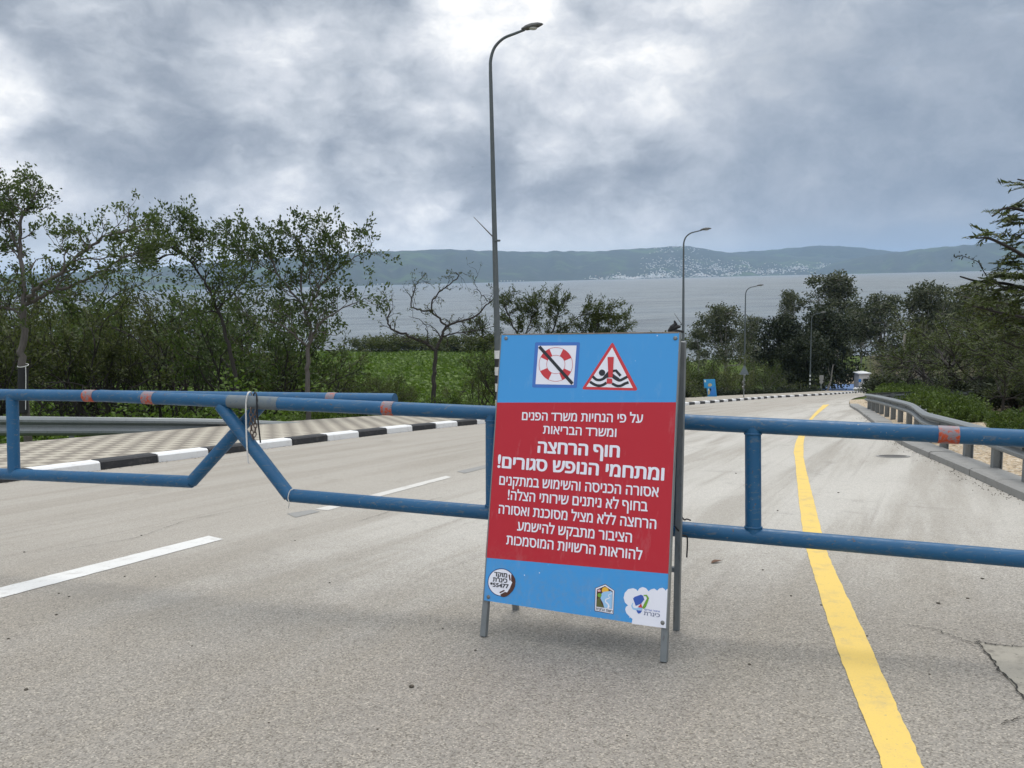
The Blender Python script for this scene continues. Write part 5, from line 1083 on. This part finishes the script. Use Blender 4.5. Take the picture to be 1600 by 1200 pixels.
far(euc, use, 2, 1382, 463, 130, 'spreading eucalyptus with pale forked trunk above the ticket booth', ge, hh=13.3, wfac=1.05); far(euc, use, 0, 1440, 447, 118, 'eucalyptus with clustered crown right of the pale forked one', ge, hh=15.2, wfac=1.0); far(euc, use, 2, 1508, 452, 105, 'wide eucalyptus behind the overhanging feathery branches', ge, hh=13.3); far(euc, use, 0, 1345, 486, 160, 'slender eucalyptus between the tallest one and the forked one', ge, hh=15.2, wfac=.8); far(euc, use, 1, 1475, 470, 125, 'eucalyptus half hidden between two wider ones on the right', ge, hh=16.2, wfac=1.2); far(euc, use, 0, 1570, 470, 95, 'eucalyptus at the right edge behind the nearer feathery tree', ge, hh=15.2, wfac=1.0)
dk = [clump_tree(61, 9, 8.5, 1.2, 11, 30, 30, .38, .20, 'bark_dark', 'leaf_dark', 'evergreen_tree', .30, .5, .6), clump_tree(62, 10, 8.5, 1.8, 12, 30, 30, .38, .2, 'bark_dark', 'leaf_dark', 'evergreen_tree', .32, .5, .6)]
usd = set(); gd = 'dark evergreen trees at the foot of the road'
far(dk, usd, 0, 1226, 500, 112, 'broad dark evergreen left of the farthest street lamp', gd, hh=9.0, wfac=1.0); far(dk, usd, 1, 1288, 488, 122, 'dark evergreen mass right behind the farthest street lamp', gd, hh=10, wfac=.95); far(dk, usd, 0, 1318, 515, 165, 'dark evergreen over the mouth of the beach track', gd, hh=9.0, wfac=.75); far(dk, usd, 1, 1252, 530, 108, 'low dark evergreen between the two dark crowns', gd, hh=10, wfac=1.0)
tb = at_y(1290, 597, 112); bb = zg(tb[0], 112); o = empty('leaning_tree', (tb[0], 112, bb), 'bare pale leaning trunk in front of the dark evergreens', 'tree'); b = MB(); b.tube(catmull([(0, 0, -.3), (.5, .2, 1.0), (.9, .4, 2.0), (1.05, .5, 3.2), (1.2, .5, 4.2)], 5), np.linspace(.17, .07, 21), 8); b.tube(catmull([(.95, .4, 2.4), (.6, .3, 3.0), (.4, .3, 3.9)], 4), np.linspace(.07, .02, 9), 6); b.build('trunk', MATS['bark_pale'], o, smooth=True)
tb = at_y(1315, 600, 136); bb = zg(tb[0], 136); o = empty('dark_tree', (tb[0], 136, bb), 'short dark trunk under the crowns at the start of the beach track', 'tree'); b = MB(); b.tube(catmull([(0, 0, -.3), (-.05, 0, .7), (.05, 0, 1.5), (.0, 0, 3.2)], 5), np.linspace(.22, .18, 16), 8); b.tube(catmull([(.05, 0, 1.2), (.35, 0, 1.9), (.45, 0, 3)], 4), np.linspace(.14, .06, 9), 6); b.build('trunk', MATS['bark_dark'], o, smooth=True)
# shoreline bushes beyond the field, pale shrubs and hedge left of the road
usd2 = set(); sh = [bush_mesh(71, 3.2, 4.5, 7, 26, .30, .16, 'bark_dark', 'leaf_olive', 'shore_bush', '-', 'bush', dict(lv=2, spread=.9))]
for j, px in enumerate((575, 612, 648, 690, 722, 752, 1010, 1050)):
    Y = 258+rng.uniform(-12, 6); far(sh, usd2, 0, px, 522+rng.uniform(0, 6), Y, 'dark bush on the shoreline beyond the green field, '+places[j]+' from the left', 'bushes on the far shoreline', hh=3.3, wfac=1.5)
usf = set(); fe = [bush_mesh(81, 3.6, 5.0, 5, 24, .17, .05, 'bark_grey', 'leaf_feather', 'acacia_bush', '-', 'bush', dict(flat=.5, spread=.85)), bush_mesh(82, 3.4, 4.6, 5, 24, .17, .05, 'bark_grey', 'leaf_olive', 'acacia_bush', '-', 'bush', dict(flat=.5, spread=.85))]
gb = 'spreading bushes behind the hedge left of the road'
for j, (px, ty, Y, i) in enumerate(((1082, 560, 70, 0), (1122, 562, 75, 1), (1150, 572, 80, 0), (1182, 566, 88, 0), (1208, 572, 98, 1), (1238, 566, 112, 1), (1100, 575, 72, 0), (1040, 560, 62, 1))): far(fe, usf, i, px, ty, Y, ('green ' if i == 0 else 'greyish ')+'spreading bush '+('right beside the second street lamp', 'above the blue cut-out board', 'just left of the triangular road sign', 'just right of the triangular road sign', 'halfway between the third and farthest lamps', 'pale, nearest the farthest street lamp', 'low, in front of the hedge gap by the second lamp', 'hidden behind the board')[j], gb, hh=(3.5, 3.4)[i], wfac=.9)
hd = [bush_mesh(91, 1.25, 2.6, 9, 40, .13, .075, 'bark_dark', 'leaf_dark', 'hedge_shrub', '-', 'hedge shrub', dict(lv=2, spread=1.0)), bush_mesh(92, 1.2, 2.6, 9, 46, .11, .065, 'bark_dark', 'leaf_hedge', 'hedge_shrub', '-', 'hedge shrub', dict(lv=2, spread=1.0))]
ush = set(); he = line_at(KL, np.linspace(40, 96, 24), -SIDEW-1.0)
for j, (x, y) in enumerate(he): put(hd, ush, 0, x+rng.uniform(-.2, .2), y, rng.uniform(0, 6), rng.uniform(.95, 1.2), 'dark clipped hedge shrub along the left pavement going downhill', 'hedge along the left side of the road', .1)
hr = line_at(KR, np.linspace(8.5, 46, 36), 2.3)
for j, (x, y) in enumerate(hr): put(hd, ush, 1, x+rng.uniform(-.3, .5), y+rng.uniform(-.3, .3), rng.uniform(0, 6), (.50 + .45*min(1, max(0, (y-16)/22)))*rng.uniform(.85, 1.2), 'green low hedge shrub behind the right guardrail', 'green hedge behind the right guardrail')

# ---- feathery acacias on the right
def acacia(seed, h, wd, trunk_h, lean, per, name, bark='bark_dark', leaf='leaf_feather', ln=.20, lw=.045, kids=(5, 4, 3), rtr=.13):
    rng = np.random.default_rng(seed); o = empty(name, (0, 0, -900), '-', 'tree'); tubes, tips = [], []; tr_ = catmull([(0, 0, -.3), (lean*.4, 0, trunk_h*.55), (lean, 0, trunk_h)], 5); tubes.append((tr_, np.linspace(rtr, rtr*.75, len(tr_)), 0))
    p = dict(wig=.20, up=-.005, lv=3, kids=kids, spread=.70, ls=.66, flat=.55)
    for i in range(7):
        a = 2*math.pi*(i+rng.random()*.7)/7; el_ = rng.uniform(.25, 1.1); grow(rng, tubes, tips, tr_[-1]-np.array([0, 0, rng.uniform(0, trunk_h*.25)]), (math.cos(a), math.sin(a), el_), wd*.5*rng.uniform(.42, .62), rtr*.5, 1, p)
    C, D = tip_points(tips, rng, per, ln*.55); D[:, 2] *= .4; v, q = leaves(C, rng, ln, lw, .7, 0, D); s_ = h/max(1, np.percentile(v[:, 2], 99)); v[:, 2] *= s_; tubes = [(t*np.array([1, 1, s_]), r_, l_) for t, r_, l_ in tubes]; finish(o, tubes, v, q, bark, leaf); return o
ac = [acacia(101, 4.6, 7.0, 1.7, .2, 44, 'acacia_tree'), acacia(102, 4.4, 6.5, 1.9, -.3, 44, 'acacia_tree'), acacia(103, 5.0, 6.5, 1.6, .1, 40, 'acacia_tree', leaf='leaf_olive')]
usa = set(); ga = 'feathery trees behind the right guardrail'
for j, (px, ty, Y, i, wf) in enumerate(((1392, 556, 70, 0, .8), (1418, 545, 54, 1, 1.0), (1448, 520, 46, 0, 1.1), (1425, 508, 66, 2, 1.2), (1490, 500, 38, 1, 1.05), (1520, 520, 30, 0, 1.0), (1545, 470, 36, 2, 1.15), (1590, 505, 25, 1, 1.0), (1480, 478, 58, 2, 1.2), (1620, 430, 30, 0, 1.1), (1680, 470, 26, 2, 1.1), (1570, 560, 20.5, 0, .8), (1640, 540, 19, 1, .9))):
    far(ac, usa, i, px, ty, Y, ('olive ' if i == 2 else 'green ')+'feathery tree '+('nearest the ticket booth', 'left of the pale pole', 'right of the pale pole', 'behind the pale pole', 'over the middle of the right guardrail', 'low over the green hedge', 'in the back row under the overhanging branches', 'at the right edge over the guardrail', 'in the back row right of the pale pole', 'tall, at the right edge', 'outside the right edge', 'low, with bare twigs over the hedge end', 'low, at the right edge by the gravel')[j], ga, hh=(4.6, 4.4, 5.0)[i], wfac=wf)
# dark understorey behind the hedge on the right
usu = set(); ud = [bush_mesh(111, 2.6, 3.6, 7, 26, .17, .085, 'bark_dark', 'leaf_dark', 'understorey_bush', '-', 'bush')]
for j, (px, Y) in enumerate(((1385, 64), (1420, 58), (1450, 52), (1480, 46), (1510, 41), (1545, 36), (1580, 32), (1620, 28), (1650, 24), (1405, 76), (1470, 66), (1540, 55), (1590, 46), (1400, 70), (1412, 64), (1395, 56), (1435, 62), (1500, 48), (1560, 42), (1530, 33), (1600, 24))): far(ud, usu, 0, px, 598-(8 if j > 8 else 0), Y, 'very dark bush under the feathery trees on the right, '+(places[j] if j < 18 else 'nineteenth' if j == 18 else 'twentieth' if j == 19 else 'last')+' along', 'dark understorey on the right', hh=2.6, wfac=1.5)
# overhanging flat sprays of the near tree at the right edge
rng2 = np.random.default_rng(120); zt = 14.5; bp = PD(1720, 700, zt); gz_ = float(terrain(np.array(bp[0]), np.array(bp[1]))); base = np.array([bp[0], bp[1], gz_]); o = empty('flame_tree', base, 'near tree at the right edge whose flat dark feathery sprays hang over the hill', 'tree'); tubes = []; V_, Q_ = [], []; off = 0
def limb(pts, r): c = catmull([PD(x, y, zt+dz_)-base for x, y, dz_ in pts], 5); tubes.append((c, np.linspace(r, r*.3, len(c)), 1)); return c
tubes.append((catmull([np.array([0, 0, -.3]), PD(1715, 600, zt)-base, PD(1700, 480, zt)-base], 5), np.linspace(.16, .11, 11), 0))
def spray(px, py, dz_, ln, ang, npin=11, droop=.12):
    global off
    c = PD(px, py, zt+dz_)-base; dirv = math.cos(ang)*RT + math.sin(ang)*UP*.6 + FW*rng2.normal(0, .45); dirv = unit(dirv); side = unit(np.cross(dirv, [0, 0, 1])); tubes.append((np.array([c-dirv*ln*.6, c-dirv*ln*.1, c+dirv*ln*.45-np.array([0, 0, droop*ln])]), np.array([.009, .006, .003]), 3))
    C, D, = [], []
    for i in range(npin):
        t = i/npin; q = c + dirv*(t-.45)*ln - np.array([0, 0, droop*ln*t*t])
        for s2 in (-1, 1):
            dd = unit(dirv*.75 + side*s2*.85 + np.array([0, 0, -.10])); L_ = .13*(1-.45*abs(t-.45)); C.append(q+dd*L_*.5); D.append(dd)
    v, q = leaves(np.array(C), rng2, .15, .040, 1.2, .008, np.array(D)); V_.append(v); Q_.append(q+off); off += len(v)
for pts, r in (([(1700, 480, 0), (1660, 440, -.2), (1600, 400, -.4), (1550, 374, -.6), (1525, 372, -.7)], .05), ([(1700, 480, 0), (1670, 400, 0), (1620, 340, -.1), (1575, 325, -.2), (1550, 338, -.2)], .05), ([(1700, 480, 0), (1650, 470, .2), (1580, 445, .3), (1530, 440, .3), (1500, 432, .3)], .05), ([(1700, 480, 0), (1660, 330, .3), (1620, 290, .3), (1590, 280, .3)], .04), ([(1690, 500, 0), (1630, 500, -.4), (1570, 490, -.6), (1520, 478, -.8)], .045), ([(1690, 520, 0), (1640, 540, .3), (1600, 545, .5), (1560, 530, .6)], .04)):
    limb(pts, r)
for (px, py, n_) in ((1548, 366, 6), (1580, 372, 6), (1572, 335, 6), (1595, 322, 6), (1590, 346, 5), (1600, 290, 4), (1608, 360, 6), (1585, 410, 10), (1560, 425, 9), (1600, 430, 10), (1545, 440, 9), (1520, 448, 7), (1575, 455, 10), (1600, 465, 10), (1550, 470, 9), (1525, 480, 7), (1580, 490, 9), (1610, 500, 9), (1555, 500, 7), (1600, 390, 6), (1640, 320, 12), (1640, 380, 12), (1650, 440, 12), (1650, 500, 12), (1585, 525, 7), (1615, 535, 8)):
    for i in range(n_): spray(px+rng2.normal(0, 13), py+rng2.normal(0, 5), rng2.normal(0, .45), rng2.uniform(.28, .46), rng2.normal(math.pi, .45) if px < 1625 else rng2.uniform(0, 6.3))
tube_mesh(tubes).build('trunk', MATS['bark_dark'], o, smooth=True); np_mesh('crown', np.concatenate(V_), np.concatenate(Q_), MATS['leaf_feather'], o)
# lone thin twig with small leaves in front of the right-hand hill
tz_ = 30.0; bp = PD(1560, 560, tz_); gz_ = float(terrain(np.array(bp[0]), np.array(bp[1]))); base = np.array([bp[0], bp[1], gz_]); o = empty('sapling', base, 'thin sapling with a bent leafy tip poking up in front of the right-hand hill', 'sapling'); c = catmull([np.array([0, 0, -.2])]+[PD(x, y, tz_)-base for x, y in ((1560, 500), (1548, 445), (1537, 424), (1529, 410), (1515, 404), (1500, 399), (1490, 402))], 6); b = MB(); b.tube(c, np.linspace(.03, .006, len(c)), 5); b.build('trunk', MATS['bark_dark'], o, smooth=True)
C = c[-26:][rng2.integers(0, 26, 46)] + rng2.normal(0, .075, (46, 3)); v, q = leaves(C, rng2, .14, .06, .1); np_mesh('crown', v, q, MATS['leaf_dark'], o)

# ---- green growth of the field (nobody could count it)
rng = np.random.default_rng(200); N = 70000
yy = 23 + (262-23)*rng.random(N)**1.5; pxs = rng.uniform(-80, 1010, N); xx = (pxs-800)/F*yy*1.0
keep = xx < lineX(KL, yy)-6.4; xx, yy = xx[keep], yy[keep]; zz_ = terrain(xx, yy); sz = (.10+.0022*yy)
hgt = (.35+.30*np.sin(xx*.23+1)*np.sin(yy*.19)+.25*np.sin(xx*.07+yy*.05))*np.clip(yy/60, .6, 1.4)
C = np.stack([xx, yy, zz_ + np.abs(rng.random(len(xx)))*np.clip(hgt, .12, .9)], 1); a = rng.normal(0, 1, C.shape); a[:, 2] = np.abs(a[:, 2])*.8; a /= np.linalg.norm(a, axis=1)[:, None]; nn = rng.normal(0, 1, C.shape); nn[:, 2] += 1; bb_ = np.cross(nn, a); bb_ /= np.linalg.norm(bb_, axis=1)[:, None]; Ls = (sz*rng.uniform(.7, 1.4, len(sz)))[:, None]
N2 = 64000; y2 = rng.uniform(21.5, 50, N2); x2 = (rng.uniform(-120, 800, N2)-800)/F*y2; pat = np.sin(x2*.9+y2*.5)*np.sin(y2*.8-x2*.35+1)+.5*np.sin(x2*2.3+2)*np.sin(y2*1.9); kk = (x2 < lineX(KL, y2)-6.2) & (pat > -.25); x2, y2, pat = x2[kk], y2[kk], pat[kk]
C2 = np.stack([x2, y2, terrain(x2, y2) + rng.random(len(x2))**1.3*np.clip(.75+pat*1.35, .3, 2.3)], 1); C = np.concatenate([C, C2]); a2 = rng.normal(0, 1, C2.shape); a2 /= np.linalg.norm(a2, axis=1)[:, None]; a = np.concatenate([a, a2]); n2_ = rng.normal(0, 1, C2.shape); n2_[:, 2] += 1; b2_ = np.cross(n2_, a2); b2_ /= np.linalg.norm(b2_, axis=1)[:, None]; bb_ = np.concatenate([bb_, b2_]); Ls = np.concatenate([Ls, .075*rng.uniform(.7, 1.4, len(x2))[:, None]])
v = np.stack([C-a*Ls, C+bb_*Ls*.6, C+a*Ls, C-bb_*Ls*.6], 1).reshape(-1, 3); o = np_mesh('field_growth', v, np.arange(len(v)).reshape(-1, 4), MATS['leaf_field']); tag(o, 'lush green weeds covering the field between the trees and the lake', 'field growth', kind='stuff')

# ================================================================== THE AIR
hz_ = MB(); hz_.box((0, 8900, (420-27)/2), (40000, 20400, 447)); mh = bpy.data.materials.new('haze_air'); mh.use_nodes = True; nt = mh.node_tree; nt.nodes.clear(); out = nt.nodes.new('ShaderNodeOutputMaterial'); pv = nt.nodes.new('ShaderNodeVolumePrincipled'); pv.inputs['Color'].default_value = (.50, .71, 1.0, 1); pv.inputs['Density'].default_value = 4.8e-5; pv.inputs['Anisotropy'].default_value = .1; nt.links.new(pv.outputs[0], out.inputs['Volume'])
o = hz_.build('haze', mh); o['kind'] = 'stuff'; o['label'] = 'pale blue haze over the lake and the far hills'; o['category'] = 'haze'; o.display_type = 'WIRE'
